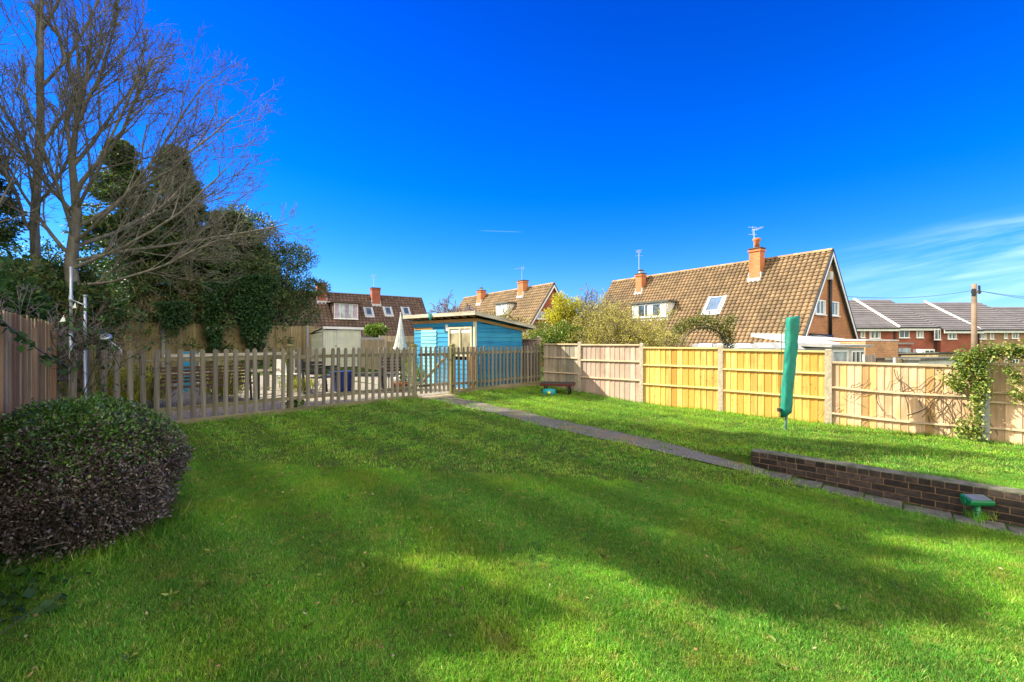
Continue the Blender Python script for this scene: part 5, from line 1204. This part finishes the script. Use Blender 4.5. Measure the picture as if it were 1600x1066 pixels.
limb_tree('bare_tree', 'bare spreading tree with a forked trunk whose twigs sweep right over the sky', -10.1, 10.5,
          [(0, 0, -.2), (.05, 0, 1.5), (-.08, 0, 3.0), (.02, .05, 4.2), (-.15, .1, 5.4), (.05, .1, 7.2), (-.1, .1, 9.0)], [.17, .145, .12, .09, .065, .04, .02], limbs, PB)
limbs = [(3.2, (.5, -.6, .9), 3.6, .035), (3.8, (-.7, -.2, .9), 4.0, .042), (4.5, (.8, .2, 1.1), 4.2, .042), (5.2, (.2, -.8, 1), 4.2, .038), (6, (.9, -.1, 1.2), 4.6, .042), (6.6, (-.6, .3, 1.2), 4.2, .038), (7.4, (.6, .4, 1.3), 4.2, .038), (8.2, (-.1, -.3, 1.5), 4.0, .038), (8.8, (.7, -.1, 1.3), 4.2, .038), (2.6, (-.6, -.6, .6), 3.4, .05), (9.6, (.5, .2, 1.4), 3.4, .05), (10, (-.4, .1, 1.5), 3.4, .05)]
PB2 = dict(PB); PB2['n'] = (8, 10, 7, 4, 0)
limb_tree('bare_tree', 'tall straight bare tree near the left edge rising out of the picture', -11.6, 11.1,
          [(0, 0, -.2), (.04, 0, 2), (-.05, 0, 4), (.05, .05, 6.5), (0, .1, 9), (.1, .1, 12)], [.115, .10, .09, .075, .055, .03], limbs, PB2)
limb_tree('bare_tree', 'leaning bare tree cut by the left edge of the picture', -11.3, 9.2,
          [(0, 0, -.2), (-.1, 0, 2), (-.5, 0, 3.6), (-1.2, .05, 6), (-1.8, .1, 8.2)], [.11, .10, .085, .06, .035], [(2.4, (.9, -.1, .8), 3.2, .032), (3.4, (.5, -.3, 1.2), 3.8, .035), (4.6, (.9, .1, 1.1), 3.8, .035), (5.6, (.4, -.4, 1.3), 3.6, .032), (6.6, (.8, .2, 1.2), 3.4, .05), (7.6, (.2, 0, 1.3), 3.0, .045)], PB2)
# --- conifers and evergreens
def conifer(label, X, Y, h, Rr, n, mat='conifer', z0=.6, leaf=.20, group=None, droop=.25, power=.85, name='conifer_tree', nb=130):
    t = tree_thing(name, label, ground_at(X, Y), group=group)
    mb = MB(); mb.tube([(0, 0, -.2), (.05, 0, h * .5), (0, 0, h * .97)], [Rr * .09 + .05, Rr * .06 + .03, .02], 8)
    mb.build('trunk', M['bark'], t, True); br = MB(); P = []; D = []
    per = max(20, n // nb)
    for i in range(nb):
        f = random.random() ** 1.15; z = z0 + (h - z0) * f; az = random.uniform(0, 6.283); ln = Rr * ((1 - f) ** power) * random.uniform(.55, 1.18) + .18
        o = Vector((math.cos(az), math.sin(az), 0)); e = o * ln + Vector((0, 0, ln * random.uniform(-.1, .35) - droop * ln * .4))
        br.tube([(0, 0, z), tuple(Vector((0, 0, z)) + e * .5 + Vector((0, 0, .06))), tuple(Vector((0, 0, z)) + e)], [.03, .02, .008], 3)
        tt = rng.random(per) ** .6; sp = rng.normal(size=(per, 3)) * (.05 + .17 * ln * (1.15 - tt))[:, None] * np.array([1, 1, .55])
        P.append(np.array([0, 0, z]) + tt[:, None] * np.array(e) + sp); D.append(np.array(o) * .8 + rng.normal(size=(per, 3)) * .55 + np.array([0, 0, -.25]))
    br.build('branches', M['bark'], t); P = np.concatenate(P); D = np.concatenate(D)
    leaves('crown', P, D, leaf, leaf * .30, M[mat], t); return t
conifer('dark conifer at the left edge behind the leaning bare tree', -13.2, 10.9, 6.6, 2.0, 30000, leaf=.15, nb=220)
conifer('dark feathery conifer, the left one of the two behind the bare trees', -16.2, 18.9, 9.4, 2.7, 42000, leaf=.20, nb=260)
conifer('dark feathery conifer, the right one of the two behind the bare trees', -15.4, 20.8, 9.9, 3.1, 48000, leaf=.21, nb=280)
conifer('low dark conifer filling the gap between the hedge and the right conifer', -13.4, 21.6, 7.2, 2.8, 34000, leaf=.20, power=.6, nb=220)
def shrub(name, label, cat, X, Y, clumps, n, size, mat, stems=20, bark='twig', sr=.015, group=None, aspect=.5, z=None, shell=.7, dirup=.2, twigs=0, tmat=None):
    loc = ground_at(X, Y)
    if z is not None: loc.z = z
    t = thing(name, label, cat, loc, 0, group); c = np.array(clumps, float)
    mb = MB()
    for i in range(stems):
        q = c[random.randrange(len(c))]; e = Vector((q[0] + random.uniform(-.6, .6) * q[3], q[1] + random.uniform(-.6, .6) * q[4], q[2] + random.uniform(-.2, .8) * q[5]))
        b = Vector((e.x * .25 + random.gauss(0, .05), e.y * .25 + random.gauss(0, .05), -.05)); m_ = b.lerp(e, .5) + Vector((random.gauss(0, .08), random.gauss(0, .08), .1)) * max(.5, q[3])
        mb.tube([b, m_, e], [sr, sr * .7, sr * .35], 5)
    for i in range(twigs):
        q = c[random.randrange(len(c))]; d = Vector(unit(rng.normal(size=3))); d.z = abs(d.z) * .7 + .1; s_ = Vector((q[0] + d.x * q[3] * .5, q[1] + d.y * q[4] * .5, q[2] + d.z * q[5] * .5)); e = Vector((q[0] + d.x * q[3] * 1.15, q[1] + d.y * q[4] * 1.15, q[2] + d.z * q[5] * 1.15 + .05))
        mb.tube([s_, s_.lerp(e, .5) + Vector((random.gauss(0, .04), random.gauss(0, .04), .03)), e], [sr * .4, sr * .33, sr * .2], 3)
    mb.build('stems', M[bark], t)
    if n:
        P, D = blob_points(clumps, n, shell); leaves('foliage', P, D * .7 + rng.normal(size=P.shape) * .6 + np.array([0, 0, dirup]), size, size * aspect, M[mat], t)
    return t
random.seed(5)
shrub('yew_tree', 'dark rounded evergreen tree standing left of the brown tiled house', 'tree', -13.3, 24.0, clump_cloud(0, 0, 4.2, 2.9, 2.2, 3.3, 46, .30) + [(-.2, 0, 7.2, 1.0, 1, .7), (1.9, 0, 5.5, 1.1, 1, .7), (2.9, 0, 3.9, .8, .8, .5), (2.3, 0, 2.6, .9, .8, .7)], 62000, .14, 'yew', 26, 'bark', .08, aspect=.34, shell=.6)
shrub('yew_tree', 'tall bushy dark evergreen tree with brownish top beside the conifers', 'tree', -14.3, 23.0, clump_cloud(0, 0, 4.2, 2.4, 2.2, 3.4, 40, .32) + [(.4, 0, 7.3, .9, .9, .7)], 42000, .14, 'yew', 26, 'bark', .08, aspect=.34, shell=.6)
# ivy curtains hanging over the rear fence
def curtain(label, xs, ys, n, Zo=-.18, mat='ivy', seed=1):
    P = []; D = []
    t = None
    for i in range(n):
        x = float(np.clip(rng.normal((xs[0] + xs[1]) / 2, (xs[1] - xs[0]) / 4.2), xs[0] - 6, xs[1] + 6)); f = rng.random() ** 1.25; hang = .55 + .45 * math.sin((x - xs[0]) / (xs[1] - xs[0]) * math.pi) * (1 + .35 * math.sin(x * .55)); y = ys[0] + (ys[1] - ys[0]) * f * hang
        Z = 21300 / (1430 - x) + Zo - rng.random() * .3; q = W(x, y, Z); P.append(q); D.append((random.gauss(0, .5), -.6, random.gauss(-.5, .4)))
    P = np.array([tuple(q) for q in P]); o = P.mean(0); o[2] = gzw(o[0], o[1]); t = thing('hanging_ivy', label, 'ivy', o, 0, 'ivy curtains over the rear fence')
    leaves('foliage', P - o, np.array(D), .11, .085, M[mat], t); mb = MB()
    for i in range(14):
        x = random.uniform(*xs); Z = 21300 / (1430 - x) + Zo; a = W(x, ys[0], Z); b = W(x + random.gauss(0, 4), ys[0] + (ys[1] - ys[0]) * random.uniform(.4, .8), Z)
        mb.tube([a - Vector(o), a.lerp(b, .5) + Vector((random.gauss(0, .1), -.05, 0)) - Vector(o), b - Vector(o)], .012, 3)
    mb.build('stems', M['twig'], t); return t
curtain('narrow curtain of dark ivy hanging over the rear fence, farther left', (318, 352), (440, 556), 3200)
curtain('wide curtain of dark ivy hanging over the rear fence below the dark evergreen', (368, 432), (430, 548), 6500)
curtain('thin ivy spray over the top of the rear fence above the solar lamp', (245, 300), (470, 520), 1400)
# --- hedge of mixed shrubs at the left
random.seed(11)
HS = [(-13.4, 13.8, 1.7, 1.5, 2.4, 'holly', 'mixed evergreen hedge shrub below the right conifer'), (-10.9, 11.2, 1.1, 1.1, 1.9, 'holly', 'bushy holly-like shrub right of the metal poles'), (-12.6, 12.8, 1.9, 1.5, 2.7, 'ivy', 'ivy covered shrub below the forked bare tree'),
      (-9.9, 9.4, 1.1, 1.1, 1.9, 'holly', 'mixed green shrub just left of the metal poles'), (-8.6, 7.7, .95, .9, 1.3, 'ivy', 'ivy mass overhanging the end of the left fence'), (-10.0, 7.9, 1.3, 1.1, 2.3, 'holly', 'leafy shrub rising above the left fence at the picture edge')]
for X, Y, rx, ry, h, mt, lab in HS:
    top = h + 1.4; shrub('hedge_shrub', lab, 'shrub', X, Y, clump_cloud(0, 0, top * .52, rx, ry, top * .48, 26, .34), 15000, .085, mt, 24, 'mossbark', .022, 'mixed hedge shrubs at the left', .55, twigs=160)
# off to the left, outside the view: tall ivy clad trees that shade the lawn
random.seed(31)
for X, Y, h, rx, lab in ((-11.4, 4.6, 9.2, 1.8, 'ivy clad tree outside the left edge, level with the clipped bush'), (-15.6, 10.4, 18, 2.2, 'tall ivy clad tree outside the left edge, the farther one'), (-12.4, 6.6, 12.6, 2.0, 'ivy clad tree outside the left edge, the nearest and lowest one'), (-13.6, 8.4, 15.5, 1.9, 'tall ivy clad tree outside the left edge, second nearest'), (-17.5, 11.6, 20.5, 2.2, 'tallest ivy clad tree outside the left edge'),):
    shrub('ivy_clad_tree', lab, 'tree', X, Y, clump_cloud(0, 0, h * .58, rx, rx, h * .42, 44, .165), 15000, .26, 'ivy', 22, 'bark', .09, 'ivy clad trees outside the left edge', .7)
# --- tangled twiggy shrubs in front of the conifers
PT2 = dict(seg=(.3, .22, .16, .12, .1), wig=(.12, .16, .18, .2, .2), up=(.0, .02, .03, .03, .03), n=(7, 7, 5, 0, 0), ang=((25, 60), (25, 60), (25, 55), (20, 50), (0, 0)), rat=(.6, .55, .5, .5, .5), levels=4, rmin=.006)
def twiggy(name, label, cat, X, Y, n, h, spread, P, mat='mossbark', buds=0, bud='bud', bs=.04, r=.02, group=None, z=None, lean=(0, 0)):
    loc = ground_at(X, Y)
    if z is not None: loc.z = z
    t = thing(name, label, cat, loc, 0, group); mb = MB()
    for i in range(n):
        az = random.uniform(0, 6.283); s = random.random() ** .6 * spread; d = Vector((math.cos(az) * s + lean[0], math.sin(az) * s + lean[1], 1)).normalized()
        branch(mb, Vector((math.cos(az) * s * .3, math.sin(az) * s * .3, 0)), d, h * random.uniform(.7, 1.1), r, 0, P)
    mb.build('stems', M[mat], t)
    if buds:
        v = np.array(mb.v); v = v[v[:, 2] > h * .25]; k = rng.choice(len(v), buds); leaves('foliage', v[k] + rng.normal(size=(buds, 3)) * bs * .6, rng.normal(size=(buds, 3)) + np.array([0, 0, .6]), bs, bs * .6, M[bud], t)
    return t
random.seed(3)
twiggy('bare_shrub', 'pale bare multi-stemmed shrub in front of the dark evergreen', 'shrub', -13.1, 21.0, 10, 4.0, .34, dict(PT2, up=(.03, .04, .05, .03, .03), wig=(.05, .1, .14, .2, .2), n=(8, 6, 4, 0, 0)), 'bark', r=.04)
twiggy('bare_shrub', 'tangle of moss coloured branches drooping right of the forked tree', 'shrub', -14.6, 19.4, 10, 3.6, .9, dict(PT2, wig=(.14, .2, .22, .2, .2), up=(-.01, -.01, 0, 0, 0)), 'mossbark', 700, 'bud', .03, r=.03)
twiggy('bare_shrub', 'mossy tangle of thin branches above the metal poles', 'shrub', -10.2, 10.4, 4, 1.7, .8, dict(PT2, wig=(.14, .2, .22, .2, .2)), 'mossbark', 500, 'greenb', .04, r=.025)
twiggy('bramble', 'grey purple bramble thicket behind the top of the left fence', 'bramble', -8.0, 6.9, 18, 1.7, .9, dict(PT2, n=(6, 4, 3, 0, 0), rmin=.004), 'greybark', 1500, 'holly', .04, r=.010)
twiggy('bramble', 'bramble stems with scattered leaves around the end of the left fence', 'bramble', -7.0, 7.1, 12, 1.9, .7, dict(PT2, n=(5, 3, 2, 0, 0), rmin=.004), 'twig', 420, 'ivy', .085, r=.009)
# arching bramble cane across the front of the left fence
def onray(x, y, fn):                       # point where the line of sight meets the surface fn(P)=0 (linear)
    d = Vector(((x - 800) / F, 1, (535 - y) / F)); a0 = fn(Vector((0, 0, E))); a1 = fn(Vector((0, 0, E)) + d); return Vector((0, 0, E)) + d * (a0 / (a0 - a1))
lf = lambda off: (lambda p: (p.x - LP.x) * .76 + (p.y - LP.y) * .65 - off)
pts = [onray(2, 500, lf(.06)), onray(28, 522, lf(.12)), onray(58, 545, lf(.16)), onray(85, 562, lf(.14)), onray(112, 575, lambda p: p.y - 6.3)]
o = pts[0].copy(); t = thing('bramble_cane', 'arching bramble cane with a row of leaves across the left fence', 'bramble', o); mb = MB(); mb.tube([q - o for q in pts], .006, 5); mb.build('stem', M['greybark'], t)
P = []
for i in range(46): f = random.random() * 3.99; k = int(f); P.append(pts[k].lerp(pts[k + 1], f - k) - o + Vector((random.gauss(0, .03), random.gauss(0, .03), random.gauss(-.02, .03))))
leaves('foliage', np.array([tuple(q) for q in P]), rng.normal(size=(46, 3)) + np.array([0, -.4, -.3]), .085, .06, M['ivy'], t)
# laurel sprig entering at the left edge
t = thing('laurel_shrub', 'glossy green laurel leaves entering at the left edge above the fence', 'shrub', ground_at(-5.35, 4.45)); mb = MB(); hL = (E + .9) - t.location.z
mb.tube([(0, 0, 0), (-.05, 0, hL * .6), (.05, 0, hL)], [.03, .02, .008], 6)
for k in range(6): mb.tube([(0, 0, hL * .8), (.15 + .03 * k, .02 * k, hL * (.82 + .03 * k))], .006, 4)
mb.build('stems', M['twig'], t); n = 210
P = np.stack([rng.normal(-.02, .20, n), rng.normal(0, .2, n), hL - .2 + rng.normal(0, .22, n)], 1); leaves('foliage', P, rng.normal(size=(n, 3)) + np.array([.5, -.3, -.6]), .12, .05, M['ivy'], t)
# --- clipped bush in the left foreground
random.seed(8)
bl = ground_at(BUSH.x, BUSH.y); t = thing('clipped_bush', 'big rounded clipped bush at the left, green on top and dry brown below', 'bush', bl); hb = (E - .56) - bl.z
mb = MB()
for i in range(620):
    d = Vector(unit(rng.normal(size=3))); d.z = abs(d.z); e = Vector((d.x * .70, d.y * .68, .12 + d.z * (hb - .16))); b = Vector((d.x * .3, d.y * .28, .0 + .25 * random.random()))
    s_ = b.lerp(e, .45); mb.tube([s_, s_.lerp(e, .5) + Vector((random.gauss(0, .05), random.gauss(0, .05), .02)), e * random.uniform(.93, 1.03)], [.006, .004, .002], 3)
for i in range(14): a_ = random.uniform(0, 6.28); mb.tube([(0.08 * math.cos(a_), .08 * math.sin(a_), -.05), (.35 * math.cos(a_), .32 * math.sin(a_), .5)], [.02, .012], 5)
mb.build('twigs', M['twig'], t)
def bushpts(n, lo, hi):
    d = unit(rng.normal(size=(n, 3))); d[:, 2] = np.abs(d[:, 2]) * np.sign(rng.random(n) - .18); d[:, 2] = np.where(d[:, 2] < 0, d[:, 2] * .62, d[:, 2])
    sq = 1 / (np.abs(d[:, 0]) ** 2.3 + np.abs(d[:, 1]) ** 2.3 + np.abs(d[:, 2]) ** 2.3) ** (1 / 2.3) / 1.0
    rr = (1 - .30 * rng.random(n) ** 1.5) * (1 + .09 * wob(d[:, 0] * 4, d[:, 1] * 4 + d[:, 2] * 3, 1.3)) * rng.uniform(.97, 1.05, n)
    p = d * (sq * rr)[:, None] * np.array([.69, .70, hb * .64]) * (0.92 + .08 * np.clip(d[:, 2:3] * 2 + .9, 0, 1)) + np.array([0, 0, hb * .40]); z = p[:, 2] / hb + .15 * rng.normal(size=n) + .10 * wob(p[:, 0] * 5, p[:, 1] * 5, 1.2)
    k = (z > lo) & (z < hi) & (p[:, 2] > .03); return p[k], d[k]
P, D = bushpts(48000, .72, 9); leaves('foliage', P, D * .6 + rng.normal(size=P.shape) * .6 + np.array([0, 0, .4]), .028, .016, M['busht'], t)
P, D = bushpts(72000, -9, .80); leaves('dry_foliage', P, D * .6 + rng.normal(size=P.shape) * .7, .027, .014, M['bushd'], t)['label'] = 'dry purple brown lower leaves'
# weeds under it in the bottom left corner
n = 420; P = np.stack([rng.uniform(-4.1, -2.8, n), rng.uniform(2.75, 3.7, n), np.zeros(n)], 1); k = (P[:, 0] * .76 + P[:, 1] * .65) < (rng.normal(-.38, .15, n)); P = P[k]
o = Vector((-3.2, 3.1, gzw(-3.2, 3.1))); P[:, 2] = np.array([gzw(a, b) for a, b in P[:, :2]]) + rng.uniform(.005, .07, len(P)); t = thing('ground_ivy', 'trailing ivy and nettle leaves in the bottom left corner under the bush', 'ivy', o)
leaves('foliage', P - np.array(o), rng.normal(size=P.shape) * np.array([1, 1, .3]), .075, .06, M['ivy'], t)
mb = MB()
for i in range(16): q = P[random.randrange(len(P))] - np.array(o); mb.tube([Vector(q), Vector(q) + Vector((random.gauss(0, .15), random.gauss(0, .15), 0))], .003, 3)
mb.build('stems', M['twig'], t)
# --- planting in the gravel yard and by the picket fence
random.seed(12)
def blades(name, label, cat, X, Y, n, h, sp, mat, group=None):
    t = thing(name, label, cat, ground_at(X, Y), 0, group); P = rng.normal(size=(n, 3)) * np.array([sp, sp, 0]); P[:, 2] = rng.random(n) * h * .45; D = rng.normal(size=(n, 3)) * .35 + np.array([0, 0, 1]) + P * np.array([.5, .5, 0]); leaves('foliage', P, D, h * .45, .022, M[mat], t); return t
for X, Y, n, h, sp, lab in ((-7.6, 9.0, 1100, 1.05, .26, 'golden green bamboo-like clump behind the leftmost pickets'), (-8.4, 9.5, 1000, 1.0, .28, 'green grassy clump beside the hedge behind the pickets'), (-6.6, 10.4, 600, .95, .20, 'golden grass clump behind the dark bench'), (-5.5, 11.8, 300, .6, .18, 'low golden grass tuft beyond the dark bench')):
    blades('ornamental_grass', lab, 'ornamental grass', X, Y, n, h, sp, 'goldg', 'golden grass clumps in the yard')
for X, Y, s, lab in ((-4.5, 9.4, .16, 'small dark leafy weed climbing the pickets below the bench'), (-2.9, 13.2, .4, 'small green shrub beside the low glass table'), (-3.4, 15.5, .6, 'light green plants growing in front of the cream shed'), (-6.8, 13.6, .45, 'green shrub beyond the post and rail frame')):
    shrub('low_shrub', lab, 'shrub', X, Y, [(0, 0, s * .8, s, s * .8, s * .8), (s * .5, 0, s * 1.2, s * .6, s * .6, s * .5)], int(1400 * s + 150), .07, 'greenb', 8, 'twig', .006, aspect=.5)
# --- shrubs and trees beyond the right fence
random.seed(14)
PS = dict(PT2, levels=4, rmin=.007, n=(8, 6, 4, 0, 0), up=(.02, .04, .05, .03, .03), wig=(.08, .12, .15, .2, .2))
def over_fence(x, Z): p = W(x, 535, Z); return p.x, p.y
X, Y = over_fence(885, 18.3); shrub('forsythia_bush', 'bright yellow blossoming bush just above the old grey panel', 'shrub', X, Y, clump_cloud(0, 0, 2.3, 1.05, .75, 1.25, 26, .32) + [(-.25, 0, 3.3, .35, .4, .4), (.35, 0, 3.05, .35, .4, .4), (1.0, 0, 2.4, .4, .4, .5)], 12000, .085, 'forsy', 36, 'mossbark', .015, twigs=200)
X, Y = over_fence(868, 17.2); shrub('hedge_shrub', 'fresh green shrub under the yellow bush along the old fence', 'shrub', X, Y, [(-.5, 0, 1.6, .6, .5, .75), (.35, 0, 1.65, .6, .5, .75), (1.1, .1, 1.55, .55, .5, .65)], 7000, .08, 'greenb', 16, 'twig', .014)
X, Y = over_fence(985, 16.6); twiggy('willow_shrub', 'wide twiggy shrub with yellow green buds in front of the big tiled roof', 'shrub', X, Y, 44, 2.35, 1.0, dict(PS, n=(9, 7, 4, 0, 0), rmin=.005), 'mossbark', 24000, 'bud', .045, r=.018)
X, Y = over_fence(935, 17.6); twiggy('willow_shrub', 'narrower budding shrub between the yellow bush and the tiled roof', 'shrub', X, Y, 26, 2.5, .55, PS, 'mossbark', 11000, 'bud', .05, r=.022)
X, Y = over_fence(1040, 15.0); twiggy('willow_shrub', 'low brownish budding shrub above the pinkish panel', 'shrub', X, Y, 14, 1.25, .9, dict(PS, rmin=.005), 'mossbark', 3500, 'olive', .045, r=.014)
X, Y = over_fence(912, 30); twiggy('bare_tree', 'blue grey bare tree behind the budding shrub', 'tree', X, Y, 13, 3.9, .5, dict(PS, seg=(.5, .4, .3, .2, .2), rmin=.016), 'greybark', 2500, 'bud', .06, r=.05)
X, Y = over_fence(712, 29); twiggy('bare_tree', 'bare blue grey tree rising behind the left part of the blue shed', 'tree', X, Y, 13, 3.3, .62, dict(PS, seg=(.5, .4, .3, .2, .2), rmin=.016), 'greybark', 0, r=.05)
X, Y = over_fence(770, 27); twiggy('bare_tree', 'twiggy yellowish tree in front of the distant chalet roof', 'tree', X, Y, 11, 2.7, .8, dict(PS, seg=(.5, .4, .3, .2, .2), rmin=.014), 'mossbark', 3000, 'bud', .07, r=.045)
X, Y = over_fence(826, 24); twiggy('bare_tree', 'small budding tree right of the distant chalet roof window', 'tree', X, Y, 8, 2.2, .6, dict(PS, seg=(.5, .4, .3, .2, .2), rmin=.012), 'mossbark', 2600, 'bud', .07, r=.035)
X, Y = over_fence(612, 75); twiggy('bare_tree', 'far bare tree showing above the ridge of the brown tiled house', 'tree', X, Y, 14, 6.6, .45, dict(PS, seg=(1.2, .8, .6, .5, .5), rmin=.035), 'greybark', 0, r=.12)
X, Y = over_fence(594, 33); shrub('garden_tree', 'small green leaved tree in front of the brown tiled house', 'tree', X, Y, clump_cloud(0, 0, 2.9, .95, .9, .75, 12, .4), 2600, .16, 'greenb', 10, 'bark', .03)
X, Y = over_fence(560, 36); shrub('hedge_shrub', 'yellow green clipped shrub left of the small tree by the brown house', 'shrub', X, Y, [(-.6, 0, 1.5, 1.2, .8, 1.0), (1.2, 0, 1.4, 1.1, .8, .9)], 2600, .14, 'forsy', 6, 'bark', .03)
# climber on a metal garden arch behind the golden panel
p0 = W(1100, 535, 13.6); p0.z = gzw(p0.x, p0.y); t = thing('garden_arch', 'thin black metal garden arch behind the golden panels', 'garden arch', p0, R(-20)); hA = (E + (535 - 512) / F * 13.6) - p0.z
for yo in (-.22, .22):
    mb = MB(); mb.tube([(-.62, yo, 0), (-.62, yo, hA - .62)] + [(-.62 * math.cos(a_), yo, hA - .62 + .62 * math.sin(a_)) for a_ in np.linspace(.1, math.pi - .1, 14)] + [(.62, yo, hA - .62), (.62, yo, 0)], .014, 6); mb.build('hoop', M['black'], t, True)
for k in range(7):
    a_ = math.pi * (k + .5) / 7; mb = MB(); q = (-.62 * math.cos(a_), hA - .62 + .62 * math.sin(a_)); mb.tube([(q[0], -.22, q[1]), (q[0], .22, q[1])], .010, 5); mb.build('crossbar', M['black'], t)
t = thing('climbing_plant', 'bushy olive green climber on top of the metal arch before the tiled roof', 'climber', p0, R(-20)); mb = MB()
cl_ = [(-.45, 0, hA + .08, .38, .3, .24), (-.05, 0, hA + .20, .36, .3, .28), (.35, 0, hA + .05, .34, .3, .3), (.62, 0, hA - .20, .24, .25, .35), (.68, 0, hA - .62, .12, .2, .4), (-.72, 0, hA - .05, .22, .25, .16), (.72, 0, hA + .2, .2, .2, .2)]
for k in range(5): mb.tube([(.62, -.1 + .05 * k, 0), (.60, -.05 + .03 * k, hA - .7), (.4, 0, hA), (-.1 * k, 0, hA + .1)], .010, 4)
mb.build('stems', M['twig'], t); P, D = blob_points(cl_, 3800, .8); leaves('foliage', P, D + rng.normal(size=P.shape), .055, .032, M['olive'], t)
# --- ivy on the right-hand fence
fpl = lambda off: (lambda p: (p.x - CX) * U.x + (p.y - CY) * U.y + off)
def fence_ivy(label, strokes, n, mat, stemn, size=.06):
    P = []; D = []; mb = MB(); o = None
    for (x0, y0, x1, y1, wx, wy, wgt) in strokes:
        for i in range(int(n * wgt)):
            f = rng.random(); q = onray(lerp(x0, x1, f) + random.gauss(0, wx), lerp(y0, y1, f) + random.gauss(0, wy), fpl(.12 + random.random() * .14)); P.append(tuple(q)); D.append((-.6 + random.gauss(0, .6), -.5 + random.gauss(0, .6), random.gauss(-.2, .5)))
        a, b = onray(x0, y0, fpl(.07)), onray(x1, y1, fpl(.07)); pts = [a.lerp(b, k / 6) + Vector((random.gauss(0, .03), random.gauss(0, .03), random.gauss(0, .03))) * (0 < k < 6) for k in range(7)]
        if o is None: o = Vector((b.x, b.y, gzw(b.x, b.y)))
        mb.tube([q - o for q in pts], .010, 4)
    t = thing('climbing_ivy', label, 'ivy', o); P = np.array(P); leaves('foliage', P - np.array(o), np.array(D), size, size * .75, M[mat], t, fold=.1); mb.build('stems', M['twig'], t); return t
fence_ivy('pale green ivy spilling along the fence top and down the grey post at the right', [(1495, 566, 1536, 552, 8, 7, .20), (1536, 550, 1640, 548, 8, 6, .42), (1536, 560, 1534, 620, 8, 10, .22), (1480, 590, 1506, 604, 9, 7, .10), (1530, 620, 1526, 680, 6, 10, .14), (1500, 660, 1524, 690, 10, 7, .12), (1575, 575, 1598, 600, 6, 7, .06), (1500, 575, 1512, 590, 8, 6, .08), (1580, 612, 1600, 622, 6, 5, .04)], 3000, 'climber', 8)
mb = MB(); o = G(-.1, 9, FZ(9)); random.seed(77)
for i in range(26):
    x = random.uniform(1310, 1515); y = random.uniform(575, 650); q = onray(x, y, fpl(.06)); pts = [q - o]
    dx, dz = random.gauss(0, .06), random.uniform(-.10, -.03)
    for k in range(random.randint(4, 9)): q = q + V * (dx + random.gauss(0, .03)) + Vector((0, 0, dz + random.gauss(0, .03))); pts.append(q - o)
    mb.tube(pts, random.uniform(.003, .009), 4)
for i in range(8):
    q = onray(random.uniform(1480, 1520), 690 - random.random() * 15, fpl(.07)); pts = [q - o]
    for k in range(9): q = q + V * random.gauss(-.03, .05) + Vector((0, 0, random.uniform(.05, .13))); pts.append(q - o)
    mb.tube(pts, .006, 4)
o_ = mb.build('dead_ivy', M['twig']); o_.location = o; tag(o_, 'dead brown ivy stems clinging to the lower brown fence panel', 'dead ivy')
# shoots sticking out of the clipped bush
random.seed(5); t = bpy.data.objects['clipped_bush']; mb = MB(); Q = []
for i in range(260):
    d = Vector(unit(rng.normal(size=3))); d.z = abs(d.z) + .25; d.normalize(); b = Vector((d.x * .5, d.y * .5, hb * .40 + d.z * hb * .3)); e = Vector((d.x * .74, d.y * .72, hb * .42 + d.z * hb * .62)) * random.uniform(.96, 1.06)
    mb.tube([b, e], [.003, .0015], 3)
    for k in range(7): Q.append(tuple(b.lerp(e, random.uniform(.6, 1))))
mb.build('shoots', M['twig'], t); Q = np.array(Q); leaves('shoot_foliage', Q, rng.normal(size=Q.shape) + np.array([0, 0, .7]), .036, .02, M['busht'], t)
# broad-leaved weeds in the turf
p, _, yy_ = lawn_points(420, 2.3, 8.0); p = p[:150]; Q = np.repeat(p, 9, 0); Q[:, 2] += .012; an = rng.uniform(0, 6.283, len(Q)); D = np.stack([np.cos(an), np.sin(an), rng.uniform(.25, .7, len(Q))], 1)
tag(leaves('lawn_weeds', Q, D, .055, .022, M['greenb']), 'small broad leaved weeds dotted through the lawn', 'weeds', kind='stuff')
# dead leaves lying on the lawn
n = 1300; p, _, yy_ = lawn_points(n * 3, 2.2, 10.0); k = rng.random(len(p)) < np.where(p[:, 0] < -1.5, .45, .16); p = p[k]; p[:, 2] += rng.uniform(.015, .04, len(p)); D = rng.normal(size=p.shape) * np.array([1, 1, .25])
tag(leaves('dead_leaves', p, D, .035, .018, M['deadleaf']), 'small brown dead leaves scattered over the lawn', 'dead leaves', kind='stuff')
